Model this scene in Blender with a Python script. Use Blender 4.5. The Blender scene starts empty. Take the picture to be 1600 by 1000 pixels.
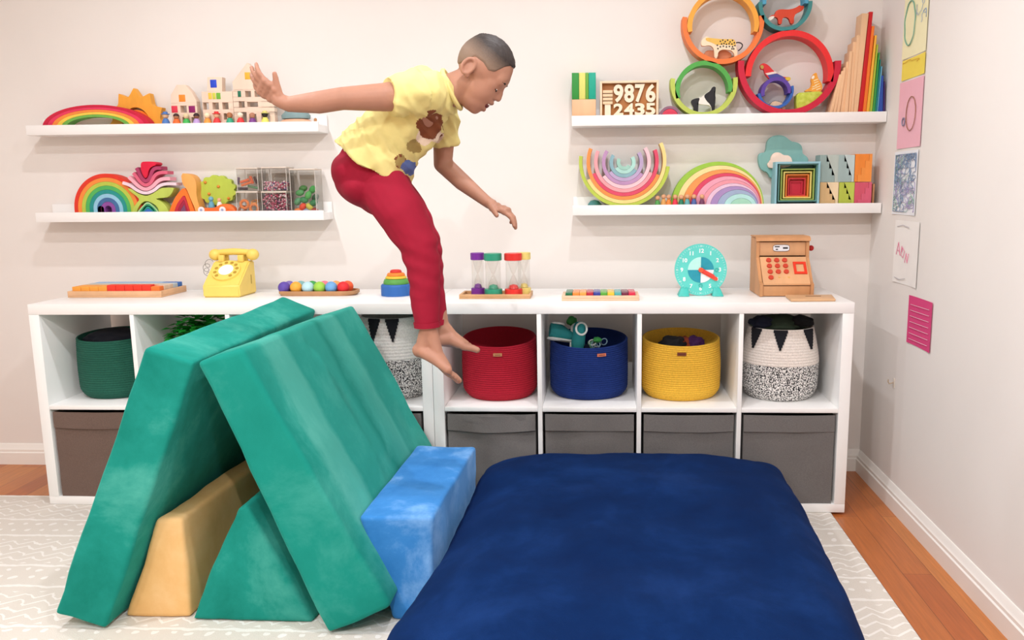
import bpy, bmesh, math, random
from mathutils import Vector, Matrix, noise
R_ = random.Random(7)
PI = math.pi
# ------------------------------------------------------------ camera
CAMP = Vector((-0.867608, -3.254259, 1.153343))
CR = Vector((0.998616214, 0.0517307243, -0.009465114))
CU = Vector((0.000809561, 0.16483808, 0.986320309))
CF = Vector((-0.0525832752, 0.984963116, -0.1645681))
FP, CX, CY = 1298.909, 869.960, 513.673
cam_d = bpy.data.cameras.new('camera'); cam = bpy.data.objects.new('camera', cam_d)
bpy.context.scene.collection.objects.link(cam)
cam.matrix_world = Matrix(((CR.x, CU.x, -CF.x, CAMP.x), (CR.y, CU.y, -CF.y, CAMP.y), (CR.z, CU.z, -CF.z, CAMP.z), (0, 0, 0, 1)))
cam_d.sensor_width = 36; cam_d.lens = FP / 1600 * 36
cam_d.shift_x = (800 - CX) / 1600; cam_d.shift_y = (CY - 500) / 1600
cam_d.clip_start = 0.05
bpy.context.scene.camera = cam
C = bpy.context.scene.collection
# ------------------------------------------------------------ light and exposure
sc = bpy.context.scene
vs = sc.view_settings
vs.view_transform = 'Standard'; vs.look = 'None'; vs.gamma = 1; vs.use_curve_mapping = False
vs.exposure = 0.64
world = bpy.data.worlds.new('world'); sc.world = world; world.use_nodes = True
bg = world.node_tree.nodes['Background']; bg.inputs[0].default_value = (1, .96, .9, 1); bg.inputs[1].default_value = .25
WY, RX, CEIL = 0.101, 0.197, 2.42
LAMPS = [(-2.28, -0.88), (-0.84, -0.88), (-2.28, -1.85), (-0.84, -1.85), (-2.28, -3.4), (-0.84, -3.4)]
LPOW = [5.4, 5.4, 9.5, 9.5, 15, 22]  # rear right lamp set stronger to brighten the right wall
FILL = 22
def area(name, loc, size, power, col, shape='DISK'):
    l = bpy.data.lights.new(name, 'AREA'); l.shape = shape; l.size = size; l.energy = power; l.color = col
    o = bpy.data.objects.new(name, l); o.location = loc; C.objects.link(o); return o
# ------------------------------------------------------------ helpers
SHIFT = 0.0   # extra depth given to everything built in a section
def W(px, py, Y):
    """point of the photographed place on the vertical plane y = Y"""
    p = W0(px, py, Y + SHIFT); p.y -= SHIFT
    return p
def W0(px, py, Y):
    d = CR * ((px - CX) / FP) + CU * ((CY - py) / FP) + CF
    return CAMP + d * ((Y - CAMP.y) / d.y)
def WZ(px, py, Z):
    d = CR * ((px - CX) / FP) + CU * ((CY - py) / FP) + CF
    return CAMP + d * ((Z - CAMP.z) / d.z)
def SC(px, py, Y): return (W(px + 1, py, Y) - W(px, py, Y)).length
def hx(h):
    h = h.lstrip('#'); r = []
    for i in (0, 2, 4):
        c = int(h[i:i + 2], 16) / 255
        r.append(c / 12.92 if c <= .04045 else ((c + .055) / 1.055) ** 2.4)
    return (*r, 1)
MATS = {}
def base_mat(name, rough=.6, spec=.4):
    m = bpy.data.materials.new(name); m.use_nodes = True
    nt = m.node_tree; b = nt.nodes['Principled BSDF']
    b.inputs['Roughness'].default_value = rough; b.inputs['Specular IOR Level'].default_value = spec
    return m, nt, b
def paint(h, rough=.55, var=.06, scale=60, stretch=(1, 1, 1), bump=0.0, sheen=0.0, spec=.4):
    key = (h, rough, var, scale, stretch, bump, sheen)
    if key in MATS: return MATS[key]
    m, nt, b = base_mat('paint_' + h, rough, spec)
    tc = nt.nodes.new('ShaderNodeTexCoord'); mp = nt.nodes.new('ShaderNodeMapping'); n = nt.nodes.new('ShaderNodeTexNoise')
    mp.inputs['Scale'].default_value = stretch; n.inputs['Scale'].default_value = scale; n.inputs['Detail'].default_value = 4
    nt.links.new(tc.outputs['Object'], mp.inputs[0]); nt.links.new(mp.outputs[0], n.inputs['Vector'])
    mr = nt.nodes.new('ShaderNodeMapRange'); mr.inputs['From Min'].default_value = .3; mr.inputs['From Max'].default_value = .7
    mr.inputs['To Min'].default_value = 1 - var; mr.inputs['To Max'].default_value = 1 + var
    nt.links.new(n.outputs[0], mr.inputs[0])
    vm = nt.nodes.new('ShaderNodeVectorMath'); vm.operation = 'SCALE'; vm.inputs[0].default_value = hx(h)[:3]
    nt.links.new(mr.outputs[0], vm.inputs['Scale']); nt.links.new(vm.outputs[0], b.inputs['Base Color'])
    if bump:
        bp = nt.nodes.new('ShaderNodeBump'); bp.inputs['Strength'].default_value = bump; bp.inputs['Distance'].default_value = .002
        nt.links.new(n.outputs[0], bp.inputs['Height']); nt.links.new(bp.outputs[0], b.inputs['Normal'])
    if sheen:
        b.inputs['Sheen Weight'].default_value = sheen; b.inputs['Sheen Roughness'].default_value = .4
    MATS[key] = m; return m
def wood(h='e2b891', var=.12): return paint(h, .5, var, 14, (1, 1, .12), .1)
def toy(h): return paint(h, .55, .05, 40, (1, 1, .3))
def suede(h, dark, light, scale=5, sh=.35, bands=None):
    key = ('suede', h, bool(bands))
    if key in MATS: return MATS[key]
    m, nt, b = base_mat('suede_' + h, .95, .1)
    tc = nt.nodes.new('ShaderNodeTexCoord'); n = nt.nodes.new('ShaderNodeTexNoise'); n.inputs['Scale'].default_value = scale
    n.inputs['Detail'].default_value = 7; n.inputs['Roughness'].default_value = .65; n.inputs['Distortion'].default_value = .25
    nt.links.new(tc.outputs['Object'], n.inputs['Vector'])
    cr = nt.nodes.new('ShaderNodeValToRGB'); e = cr.color_ramp.elements
    e[0].position = .3; e[0].color = hx(dark); e[1].position = .72; e[1].color = hx(light)
    k = cr.color_ramp.elements.new(.5); k.color = hx(h)
    nt.links.new(n.outputs[0], cr.inputs[0])
    out = cr.outputs[0]
    if bands:   # brushed nap: broad strokes running the length of the slab
        sp = nt.nodes.new('ShaderNodeSeparateXYZ'); nt.links.new(tc.outputs['Object'], sp.inputs[0])
        ma = nt.nodes.new('ShaderNodeMath'); ma.operation = 'MULTIPLY_ADD'; ma.inputs[1].default_value = 1 / .84; ma.inputs[2].default_value = .5; nt.links.new(sp.outputs[1], ma.inputs[0])
        mb = nt.nodes.new('ShaderNodeMath'); mb.operation = 'MULTIPLY_ADD'; mb.inputs[1].default_value = .16; nt.links.new(n.outputs[0], mb.inputs[0]); nt.links.new(ma.outputs[0], mb.inputs[2])
        c2 = nt.nodes.new('ShaderNodeValToRGB'); e2 = c2.color_ramp.elements; e2[0].position = bands[0][0]; e2[0].color = hx(bands[0][1]); e2[1].position = bands[-1][0]; e2[1].color = hx(bands[-1][1])
        for p_, h_ in bands[1:-1]: q_ = c2.color_ramp.elements.new(p_); q_.color = hx(h_)
        nt.links.new(mb.outputs[0], c2.inputs[0])
        mx = nt.nodes.new('ShaderNodeMix'); mx.data_type = 'RGBA'; mx.inputs[0].default_value = .6; nt.links.new(cr.outputs[0], mx.inputs[6]); nt.links.new(c2.outputs[0], mx.inputs[7]); out = mx.outputs[2]
    n2 = nt.nodes.new('ShaderNodeTexNoise'); n2.inputs['Scale'].default_value = 500; nt.links.new(tc.outputs['Object'], n2.inputs['Vector'])
    bp = nt.nodes.new('ShaderNodeBump'); bp.inputs['Strength'].default_value = .25; bp.inputs['Distance'].default_value = .001
    nt.links.new(n2.outputs[0], bp.inputs['Height']); nt.links.new(bp.outputs[0], b.inputs['Normal'])
    nt.links.new(out, b.inputs['Base Color'])
    b.inputs['Sheen Weight'].default_value = sh; b.inputs['Sheen Roughness'].default_value = .4
    b.inputs['Sheen Tint'].default_value = hx(light)
    MATS[key] = m; return m
def clear():
    if 'clear' in MATS: return MATS['clear']
    m = bpy.data.materials.new('clear_plastic'); m.use_nodes = True; nt = m.node_tree; nt.nodes.clear()
    o = nt.nodes.new('ShaderNodeOutputMaterial'); t = nt.nodes.new('ShaderNodeBsdfTransparent'); t.inputs[0].default_value = (.97, .965, .955, 1)
    g = nt.nodes.new('ShaderNodeBsdfGlossy'); g.inputs['Roughness'].default_value = .06
    f0 = nt.nodes.new('ShaderNodeLayerWeight'); f0.inputs[0].default_value = .25; f = nt.nodes.new('ShaderNodeMath'); f.operation = 'MULTIPLY_ADD'; f.inputs[1].default_value = .35; f.inputs[2].default_value = .03; nt.links.new(f0.outputs['Facing'], f.inputs[0]); mx = nt.nodes.new('ShaderNodeMixShader')
    nt.links.new(f.outputs[0], mx.inputs[0]); nt.links.new(t.outputs[0], mx.inputs[1]); nt.links.new(g.outputs[0], mx.inputs[2])
    nt.links.new(mx.outputs[0], o.inputs[0]); MATS['clear'] = m; return m

def link_mesh(name, bm, mats, parent=None, smooth=35):
    """finish a bmesh given in world coordinates; its origin moves to the base of its bounding box"""
    bmesh.ops.recalc_face_normals(bm, faces=bm.faces)
    lim = math.radians(smooth)
    for f in bm.faces: f.smooth = smooth > 0
    for e in bm.edges:
        e.smooth = len(e.link_faces) == 2 and e.calc_face_angle(9) < lim
    xs = [v.co.x for v in bm.verts]; ys = [v.co.y for v in bm.verts]; zs = [v.co.z for v in bm.verts]
    o0 = Vector(((min(xs) + max(xs)) / 2, (min(ys) + max(ys)) / 2, min(zs)))
    for v in bm.verts: v.co -= o0
    o0.y += SHIFT
    me = bpy.data.meshes.new(name); bm.to_mesh(me); bm.free()
    for m in (mats if isinstance(mats, (list, tuple)) else [mats]): me.materials.append(m)
    o = bpy.data.objects.new(name, me); C.objects.link(o)
    if parent is not None:
        o.parent = parent; o.location = o0 - wloc(parent)
    else: o.location = o0
    return o
def wloc(o):
    l = Vector(o.location)
    while o.parent is not None: o = o.parent; l += o.location
    return l
def tag(o, label, cat, group=None, kind=None):
    o['label'] = label; o['category'] = cat
    if group: o['group'] = group
    if kind: o['kind'] = kind
    return o
def thing(name, loc, label, cat, group=None):
    o = bpy.data.objects.new(name, None); o.empty_display_size = .05; C.objects.link(o); o.location = (loc[0], loc[1] + SHIFT, loc[2])
    return tag(o, label, cat, group)
def struct(name, bm, m, parent=None, smooth=35):
    o = link_mesh(name, bm, m, parent, smooth)
    if parent is None: o['kind'] = 'structure'
    return o
def copy_tree(o, parent=None):
    c = o.copy(); C.objects.link(c); c.parent = parent
    for ch in o.children: copy_tree(ch, c)
    return c
# shapes, all added to a bmesh
def NB(): return bmesh.new()
def setmi(bm, n0, mi):
    bm.faces.ensure_lookup_table()
    for f in bm.faces[n0:]: f.material_index = mi
def box(bm, x0, x1, y0, y1, z0, z1, bev=0, mi=0, seg=2):
    n0 = len(bm.faces)
    vs_ = [bm.verts.new(p) for p in ((x0, y0, z0), (x1, y0, z0), (x1, y1, z0), (x0, y1, z0), (x0, y0, z1), (x1, y0, z1), (x1, y1, z1), (x0, y1, z1))]
    fs = [bm.faces.new([vs_[i] for i in q]) for q in ((3, 2, 1, 0), (4, 5, 6, 7), (0, 1, 5, 4), (1, 2, 6, 5), (2, 3, 7, 6), (3, 0, 4, 7))]
    for f in fs: f.material_index = mi
    if bev:
        es = list({e for f in fs for e in f.edges})
        r = bmesh.ops.bevel(bm, geom=es, offset=bev, segments=seg, affect='EDGES', profile=.5)
        for f in r['faces']: f.material_index = mi
    return bm
def hexa(bm, p, bev=0, seg=3, mi=0):
    """p: 8 corners, bottom ring then top ring"""
    vs_ = [bm.verts.new(q) for q in p]
    fs = [bm.faces.new([vs_[i] for i in q]) for q in ((3, 2, 1, 0), (4, 5, 6, 7), (0, 1, 5, 4), (1, 2, 6, 5), (2, 3, 7, 6), (3, 0, 4, 7))]
    if bev: bmesh.ops.bevel(bm, geom=list({e for f in fs for e in f.edges}), offset=bev, segments=seg, affect='EDGES', profile=.5)
    return bm
def prism(bm, pts, y0, y1, bev=0, mi=0):
    """pts: list of (x, z); extruded from y0 (front) to y1"""
    a = [bm.verts.new((x, y0, z)) for x, z in pts]; b = [bm.verts.new((x, y1, z)) for x, z in pts]
    n = len(pts); fs = [bm.faces.new(a), bm.faces.new(b[::-1])]
    for i in range(n): fs.append(bm.faces.new((a[i], b[i], b[(i + 1) % n], a[(i + 1) % n])))
    for f in fs: f.material_index = mi
    if bev:
        es = list(set(fs[0].edges) | set(fs[1].edges))
        r = bmesh.ops.bevel(bm, geom=es, offset=bev, segments=2, affect='EDGES', profile=.5)
        for f in r['faces']: f.material_index = mi
    bmesh.ops.triangulate(bm, faces=[f for f in bm.faces if len(f.verts) > 4 and f.material_index == mi])
    return bm
def strip(bm, inner, outer, y0, y1, mi=0):
    """solid band between two polylines of equal length (x, z)"""
    rows = []
    for (x, z), (X, Z) in zip(inner, outer):
        rows.append([bm.verts.new(p) for p in ((x, y0, z), (X, y0, Z), (X, y1, Z), (x, y1, z))])
    fs = [bm.faces.new(rows[0]), bm.faces.new(rows[-1][::-1])]
    for r, s in zip(rows, rows[1:]):
        for k in range(4): fs.append(bm.faces.new((r[k], r[(k + 1) % 4], s[(k + 1) % 4], s[k])))
    for f in fs: f.material_index = mi
    return bm
def arc(bm, cx, cz, ro, ri, a0, a1, y0, y1, n=40, mi=0):
    A = [math.radians(a0 + (a1 - a0) * i / n) for i in range(n + 1)]
    strip(bm, [(cx + ri * math.cos(a), cz + ri * math.sin(a)) for a in A], [(cx + ro * math.cos(a), cz + ro * math.sin(a)) for a in A], y0, y1, mi)
    return bm
def lathe(bm, cx, cy, prof, n=32, mi=0, sx=1, sy=1):
    rows = []
    for r, z in prof:
        if r < 1e-6: rows.append([bm.verts.new((cx, cy, z))])
        else: rows.append([bm.verts.new((cx + sx * r * math.cos(2 * PI * i / n), cy + sy * r * math.sin(2 * PI * i / n), z)) for i in range(n)])
    for a, b in zip(rows, rows[1:]):
        for i in range(n):
            j = (i + 1) % n
            if len(a) == 1 and len(b) == 1: continue
            q = [a[0], b[i], b[j]] if len(a) == 1 else [a[i], b[0], a[j]] if len(b) == 1 else [a[i], b[i], b[j], a[j]]
            bm.faces.new(q).material_index = mi
    return bm
def ball(bm, c, r, n=2, mi=0, sc_=(1, 1, 1), rot=None):
    m = Matrix.Translation(c) @ (rot.to_4x4() if rot else Matrix()) @ Matrix.Diagonal((r * sc_[0], r * sc_[1], r * sc_[2], 1))
    n0 = set(bm.faces)
    g = bmesh.ops.create_icosphere(bm, subdivisions=n, radius=1, matrix=m)
    for v in g['verts']:
        for f in v.link_faces: f.material_index = mi
    return bm
def cone(bm, a, b, ra, rb, n=16, mi=0, cap=True):
    a, b = Vector(a), Vector(b); d = (b - a).normalized(); u = d.orthogonal().normalized(); w = d.cross(u)
    A = [bm.verts.new(a + (u * math.cos(t) + w * math.sin(t)) * ra) for t in [2 * PI * i / n for i in range(n)]]
    B = [bm.verts.new(b + (u * math.cos(t) + w * math.sin(t)) * rb) for t in [2 * PI * i / n for i in range(n)]]
    for i in range(n): bm.faces.new((A[i], A[(i + 1) % n], B[(i + 1) % n], B[i])).material_index = mi
    if cap: bm.faces.new(A[::-1]).material_index = mi; bm.faces.new(B).material_index = mi
    return bm
def tube(bm, pts, r, n=8, mi=0, closed=False):
    pts = [Vector(p) for p in pts]; m = len(pts); rows = []; up = None
    for i, p in enumerate(pts):
        if closed: d = (pts[(i + 1) % m] - pts[i - 1]).normalized()
        else: d = (pts[min(i + 1, m - 1)] - pts[max(i - 1, 0)]).normalized()
        up = d.orthogonal().normalized() if up is None else (up - d * up.dot(d)).normalized()
        w = d.cross(up); rr = r[i] if isinstance(r, (list, tuple)) else r
        rows.append([bm.verts.new(p + (up * math.cos(2 * PI * k / n) + w * math.sin(2 * PI * k / n)) * rr) for k in range(n)])
    pr = list(zip(rows, rows[1:])) + ([(rows[-1], rows[0])] if closed else [])
    for a, b in pr:
        for k in range(n): bm.faces.new((a[k], a[(k + 1) % n], b[(k + 1) % n], b[k])).material_index = mi
    if not closed: bm.faces.new(rows[0][::-1]).material_index = mi; bm.faces.new(rows[-1]).material_index = mi
    return bm
def smooth_pts(pts, it=2, closed=True):
    for _ in range(it):
        q = []; n = len(pts)
        rng = range(n) if closed else range(n - 1)
        if not closed: q.append(pts[0])
        for i in rng:
            a, b = pts[i], pts[(i + 1) % n]
            q.append(tuple(.75 * u + .25 * v for u, v in zip(a, b))); q.append(tuple(.25 * u + .75 * v for u, v in zip(a, b)))
        if not closed: q.append(pts[-1])
        pts = q
    return pts
def P2(pts, Y, floor=None):
    r = []
    for x, y in pts:
        w = W(x, y, Y); r.append((w.x, max(w.z, floor) if floor is not None else w.z))
    return r
def text_bm(bm, s, size, thick, M, mi=0, bold=0.0):
    """adds lettering to the bmesh; M places the text's x/y plane"""
    cu = bpy.data.curves.new('t', 'FONT'); cu.body = s; cu.size = size; cu.extrude = thick / 2; cu.align_x = 'CENTER'; cu.align_y = 'CENTER'
    cu.offset = bold; cu.resolution_u = 3
    o = bpy.data.objects.new('t', cu); C.objects.link(o)
    dg = bpy.context.evaluated_depsgraph_get(); me = bpy.data.meshes.new_from_object(o.evaluated_get(dg))
    me.transform(M); n0 = len(bm.faces); bm.from_mesh(me); setmi(bm, n0, mi)
    bpy.data.objects.remove(o); bpy.data.curves.remove(cu); bpy.data.meshes.remove(me)
def facing(x, y, z, tilt=90, rz=0): return Matrix.Translation((x, y, z)) @ Matrix.Rotation(math.radians(rz), 4, 'Z') @ Matrix.Rotation(math.radians(tilt), 4, 'X')

# ------------------------------------------------------------ room
WALL = paint('ebe6e1', .85, .015, 3)
TRIM = paint('f3f0ea', .4, .01, 3)
WHITE = paint('f6f5f3', .32, .01, 3)
def planks():
    m, nt, b = base_mat('oiled_floor_boards', .33, .45)
    tc = nt.nodes.new('ShaderNodeTexCoord'); mp = nt.nodes.new('ShaderNodeMapping'); mp.inputs['Rotation'].default_value = (0, 0, PI / 2)
    br = nt.nodes.new('ShaderNodeTexBrick'); nt.links.new(tc.outputs['Object'], mp.inputs[0]); nt.links.new(mp.outputs[0], br.inputs['Vector'])
    br.inputs['Scale'].default_value = 1; br.inputs['Brick Width'].default_value = .9; br.inputs['Row Height'].default_value = .085
    br.inputs['Mortar Size'].default_value = .0008; br.inputs['Color1'].default_value = hx('ad5c2c'); br.inputs['Color2'].default_value = hx('c47a3e')
    br.inputs['Mortar'].default_value = hx('6e3a1c'); br.inputs['Bias'].default_value = 0
    n = nt.nodes.new('ShaderNodeTexNoise'); mp2 = nt.nodes.new('ShaderNodeMapping'); mp2.inputs['Scale'].default_value = (30, 1.5, 1)
    nt.links.new(tc.outputs['Object'], mp2.inputs[0]); nt.links.new(mp2.outputs[0], n.inputs['Vector']); n.inputs['Detail'].default_value = 5
    mx = nt.nodes.new('ShaderNodeMix'); mx.data_type = 'RGBA'; mx.blend_type = 'MULTIPLY'; mx.inputs[0].default_value = .5
    nt.links.new(br.outputs[0], mx.inputs[6]); nt.links.new(n.outputs[0], mx.inputs[7])
    ad = nt.nodes.new('ShaderNodeVectorMath'); ad.operation = 'SCALE'; ad.inputs['Scale'].default_value = 1.3
    nt.links.new(mx.outputs[2], ad.inputs[0]); nt.links.new(ad.outputs[0], b.inputs['Base Color'])
    return m
bm = box(NB(), -3.95, RX + .1, -4.6, WY + .1, -.1, 0); struct('floor', bm, planks())
bm = box(NB(), -4.05, RX + .1, WY, WY + .1, 0, CEIL); struct('wall_back', bm, WALL)
bm = box(NB(), RX, RX + .1, -4.6, WY, 0, CEIL); struct('wall_right', bm, WALL)
bm = box(NB(), -4.05, -3.95, -4.6, WY, 0, CEIL); struct('wall_left', bm, WALL)
bm = box(NB(), -4.05, RX + .1, -4.7, -4.6, 0, CEIL); struct('wall_front', bm, paint('a89c8a', .9, .02, 3))  # unseen wall, toned darker to cut bounced light
bm = box(NB(), -4.05, RX + .1, -4.7, WY + .1, CEIL, CEIL + .1); struct('ceiling', bm, WALL)
def skirting(name, a, b, n):
    """profile extruded from a to b, n points into the room"""
    prof = [(0, 0), (.018, 0), (.018, .052), (.014, .056), (.014, .066), (.009, .072), (.007, .084), (.003, .09), (0, .09)]
    bm = NB(); A = [bm.verts.new((a[0] + n[0] * t, a[1] + n[1] * t, z)) for t, z in prof]; B = [bm.verts.new((b[0] + n[0] * t, b[1] + n[1] * t, z)) for t, z in prof]
    for i in range(len(prof)): j = (i + 1) % len(prof); bm.faces.new((A[i], A[j], B[j], B[i]))
    bm.faces.new(A); bm.faces.new(B[::-1]); struct(name, bm, TRIM)
skirting('baseboard_back', (-3.95, WY), (RX, WY), (0, -1))
skirting('baseboard_right', (RX, WY - .019), (RX, -4.6), (-1, 0))
skirting('baseboard_left', (-3.95, WY - .019), (-3.95, -4.6), (1, 0))
# recessed downlights; the rear pair is unseen and added as fill
def emis(name, col, s):
    m = bpy.data.materials.new(name); m.use_nodes = True; b = m.node_tree.nodes['Principled BSDF']
    b.inputs['Emission Color'].default_value = (*col, 1); b.inputs['Emission Strength'].default_value = s; return m
LE = emis('lamp_lens', (1, .95, .86), 3)
for i, (x, y) in enumerate(LAMPS):
    t = thing('recessed_downlight', (x, y, CEIL - .03), 'round white recessed downlight in the ceiling, ' + ('nearer the shelves' if y > -1 else 'mid room' if y > -2 else 'unseen fill added far from the shelves') + (', left' if x < -1.5 else ', right'), 'ceiling light', 'recessed ceiling downlights')
    bm = NB(); lathe(bm, x, y, [(.04, CEIL - .004), (.05, CEIL - .012), (.056, CEIL - .004), (.056, CEIL - .001), (.04, CEIL - .001), (.04, CEIL - .004)], 32); link_mesh('trim_ring', bm, TRIM, t)
    bm = NB(); lathe(bm, x, y, [(0, CEIL - .003), (.039, CEIL - .003), (.039, CEIL - .001), (0, CEIL - .001)], 32); link_mesh('lens', bm, LE, t)
    l = area('downlight_light', (x, y, CEIL - .014), .055, LPOW[i], (.965, .985, 1.03)); l.parent = t; l.location = (0, 0, .016)
fl = area('fill_light', (-1.6, -3.9, CEIL - .03), 1.2, FILL, (1, .97, .93)); fl.data.shape = 'SQUARE'  # added soft fill under the ceiling, has no fixture of its own
# ------------------------------------------------------------ rug
def rug_mat():
    m, nt, b = base_mat('cream_rug', .95, .1)
    tc = nt.nodes.new('ShaderNodeTexCoord'); sp = nt.nodes.new('ShaderNodeSeparateXYZ'); nt.links.new(tc.outputs['Object'], sp.inputs[0])
    def M(op, a, b_=None, c=None):
        n = nt.nodes.new('ShaderNodeMath'); n.operation = op
        for i, v in enumerate((a, b_, c)):
            if v is None: continue
            if isinstance(v, (int, float)): n.inputs[i].default_value = v
            else: nt.links.new(v, n.inputs[i])
        return n.outputs[0]
    nz = nt.nodes.new('ShaderNodeTexNoise'); nz.inputs['Scale'].default_value = 22; nt.links.new(tc.outputs['Object'], nz.inputs['Vector'])
    wob = M('MULTIPLY', M('SUBTRACT', nz.outputs[0], .5), .03)
    x = M('ADD', sp.outputs[0], wob); y = M('ADD', sp.outputs[1], wob)
    # bands across the rug: chevrons, dashes, dots
    band = M('FRACT', M('MULTIPLY', y, 1 / .36)); 
    u = M('FRACT', M('MULTIPLY', x, 1 / .075)); tri = M('ABSOLUTE', M('SUBTRACT', u, .5))
    v = M('FRACT', M('ADD', M('MULTIPLY', y, 1 / .04), M('MULTIPLY', tri, 1.4)))
    chev = M('MULTIPLY', M('LESS_THAN', v, .22), M('LESS_THAN', band, .5))
    line = M('LESS_THAN', M('ABSOLUTE', M('SUBTRACT', band, .58)), .018)
    line2 = M('LESS_THAN', M('ABSOLUTE', M('SUBTRACT', band, .96)), .018)
    dx = M('SUBTRACT', M('FRACT', M('MULTIPLY', x, 1 / .05)), .5); dy = M('SUBTRACT', M('FRACT', M('MULTIPLY', y, 1 / .05)), .5)
    dots = M('MULTIPLY', M('LESS_THAN', M('ADD', M('MULTIPLY', dx, dx), M('MULTIPLY', dy, dy)), .035), M('GREATER_THAN', band, .62))
    dots = M('MULTIPLY', dots, M('LESS_THAN', band, .92))
    f = M('MINIMUM', M('ADD', M('ADD', chev, line), M('ADD', dots, line2)), 1)
    mx = nt.nodes.new('ShaderNodeMix'); mx.data_type = 'RGBA'; mx.inputs[6].default_value = hx('e0d9cf'); mx.inputs[7].default_value = hx('f3efe9')
    nt.links.new(f, mx.inputs[0]); nt.links.new(mx.outputs[2], b.inputs['Base Color'])
    n2 = nt.nodes.new('ShaderNodeTexNoise'); n2.inputs['Scale'].default_value = 400; nt.links.new(tc.outputs['Object'], n2.inputs['Vector'])
    h = M('ADD', M('MULTIPLY', f, 1.0), n2.outputs[0])
    bp = nt.nodes.new('ShaderNodeBump'); bp.inputs['Strength'].default_value = .5; bp.inputs['Distance'].default_value = .003
    nt.links.new(h, bp.inputs['Height']); nt.links.new(bp.outputs[0], b.inputs['Normal'])
    return m
bm = box(NB(), -3.3, -.047, -2.9, -.30, .0002, .009, .003); tag(link_mesh('area_rug', bm, rug_mat()), 'cream area rug with raised white chevrons and dots on the wooden floor', 'rug')

# ------------------------------------------------------------ cube shelving units
BK = .045  # rear edge carried back to keep light out of the wall gap
def cube_unit(x1):
    x0 = x1 - 1.464; t = thing('cube_shelf_unit', ((x0 + x1) / 2, -.195, 0), '', 'shelf unit')
    def part(n, *a):
        link_mesh(n, box(NB(), *a, .0012), WHITE, t)
    z = .0095
    part('top_board', x0, x1, -.39, BK, .727, .765)
    part('bottom_board', x0, x1, -.39, BK, z, .038 + z * .2)
    for a in (x0, x1 - .038): part('side_panel', a, a + .038, -.39, BK, .0402, .7268)
    for k in (1, 2, 3):
        a = x0 + .038 + k * .335 + (k - 1) * .016
        part('divider', a, a + .016, -.389, BK - .001, .0402, .7268)
    a = x0 + .038
    for k in range(4):
        part('shelf', a + .0003, a + .3347, -.3885, BK - .0015, .3745, .3905); a += .351
    return t
U1 = cube_unit(0); U1['label'] = 'white eight-cube shelf unit at the right, with the clock and cash register on it'
U2 = copy_tree(U1); U2.location.x -= 1.4655; U2['label'] = 'white eight-cube shelf unit at the left behind the green foam tent'
U1['group'] = U2['group'] = 'white cube shelf units'
def cellx(k):  # centre of cell k counted from the right end
    return -.038 - .1675 - (k % 4) * .351 - (0 if k < 4 else 1.4655)

# ------------------------------------------------------------ picture ledges
LT = .029
def ledge(x0, x1, z0, label):
    t = thing('picture_ledge', ((x0 + x1) / 2, WY - .06, z0), label, 'wall shelf', 'white picture ledges')
    link_mesh('shelf_board', box(NB(), x0, x1, WY - .1085, WY - .0125, z0, z0 + LT, .001), WHITE, t)
    link_mesh('front_lip', box(NB(), x0, x1, WY - .12, WY - .1087, z0, z0 + .038, .001), WHITE, t)
    link_mesh('back_panel', box(NB(), x0, x1, WY - .0123, WY - .0003, z0, z0 + .07, .001), WHITE, t)
    return z0 + LT + .0003
FUR = ledge(-.976, RX - .002, 1.392, 'upper white picture ledge on the right, carrying the ring-shaped arches')
FLR = ledge(-.975, RX - .004, 1.056, 'lower white picture ledge on the right, carrying the pastel rainbows')
FUL = ledge(-3.12, -1.9535, 1.385, 'upper white picture ledge on the left, carrying the toy houses')
FLL = ledge(-3.12, -1.952, 1.0456, 'lower white picture ledge on the left, carrying clear tubs')
# ------------------------------------------------------------ foam play couch pieces
TEAL = suede('1e8b7e', '107769', '50ab9d', 4, .7)
BT = [(.10, '1a897b'), (.17, '2a9c8d'), (.22, '5cb9aa'), (.33, '5cb9aa'), (.36, '2c998b'), (.60, '33a092'), (.64, '1a8476'), (.70, '45aa9c'), (.82, '5cb9aa'), (.86, '2b9688'), (1.0, '33a092')]
TEALB = suede('1e8b7e', '0f7567', '5db5a8', 4, .5, bands=BT)
YEL = suede('e8ba7c', 'deac6c', 'f0c890', 5)
BLU = suede('3c83c8', '2a72b8', '86b6ea', 5, .6)
NAVY = suede('04224f', '021b44', '0f2f63', 4, .09)
def foam(name, front, back, mat, label, seam=True, puff=.006, bev=.014):
    """front/back: rings of 3D corners; a soft padded prism between them with stitched edges"""
    bm = NB(); n = len(front)
    A = [bm.verts.new(p) for p in front]; B = [bm.verts.new(p) for p in back]
    bm.faces.new(A); bm.faces.new(B[::-1])
    for i in range(n): bm.faces.new((A[i], B[i], B[(i + 1) % n], A[(i + 1) % n]))
    bmesh.ops.recalc_face_normals(bm, faces=bm.faces)
    bmesh.ops.bevel(bm, geom=list(bm.edges), offset=bev, segments=3, affect='EDGES', profile=.6)
    big = [f for f in bm.faces if f.calc_area() > .01]
    es = list({e for f in big for e in f.edges})
    bmesh.ops.subdivide_edges(bm, edges=[e for e in bm.edges if e.calc_length() > .06], cuts=12, use_grid_fill=True)
    bmesh.ops.triangulate(bm, faces=[f for f in bm.faces if len(f.verts) > 4])
    bm.normal_update(); cen = sum((v.co for v in bm.verts), Vector()) / len(bm.verts)
    off = []
    for v in bm.verts:
        h = noise.noise(v.co * 7 + cen * 3) * puff + noise.noise(v.co * 23) * puff * .3
        off.append(v.normal * h)
    zmin = min(v.co.z for v in bm.verts)
    for v, o in zip(bm.verts, off): v.co += o; v.co.z = max(v.co.z, .0095)
    ob = link_mesh(name, bm, mat, smooth=60)
    return ob
def off(pts, d): return [Vector(p) + Vector(d) for p in pts]
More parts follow.
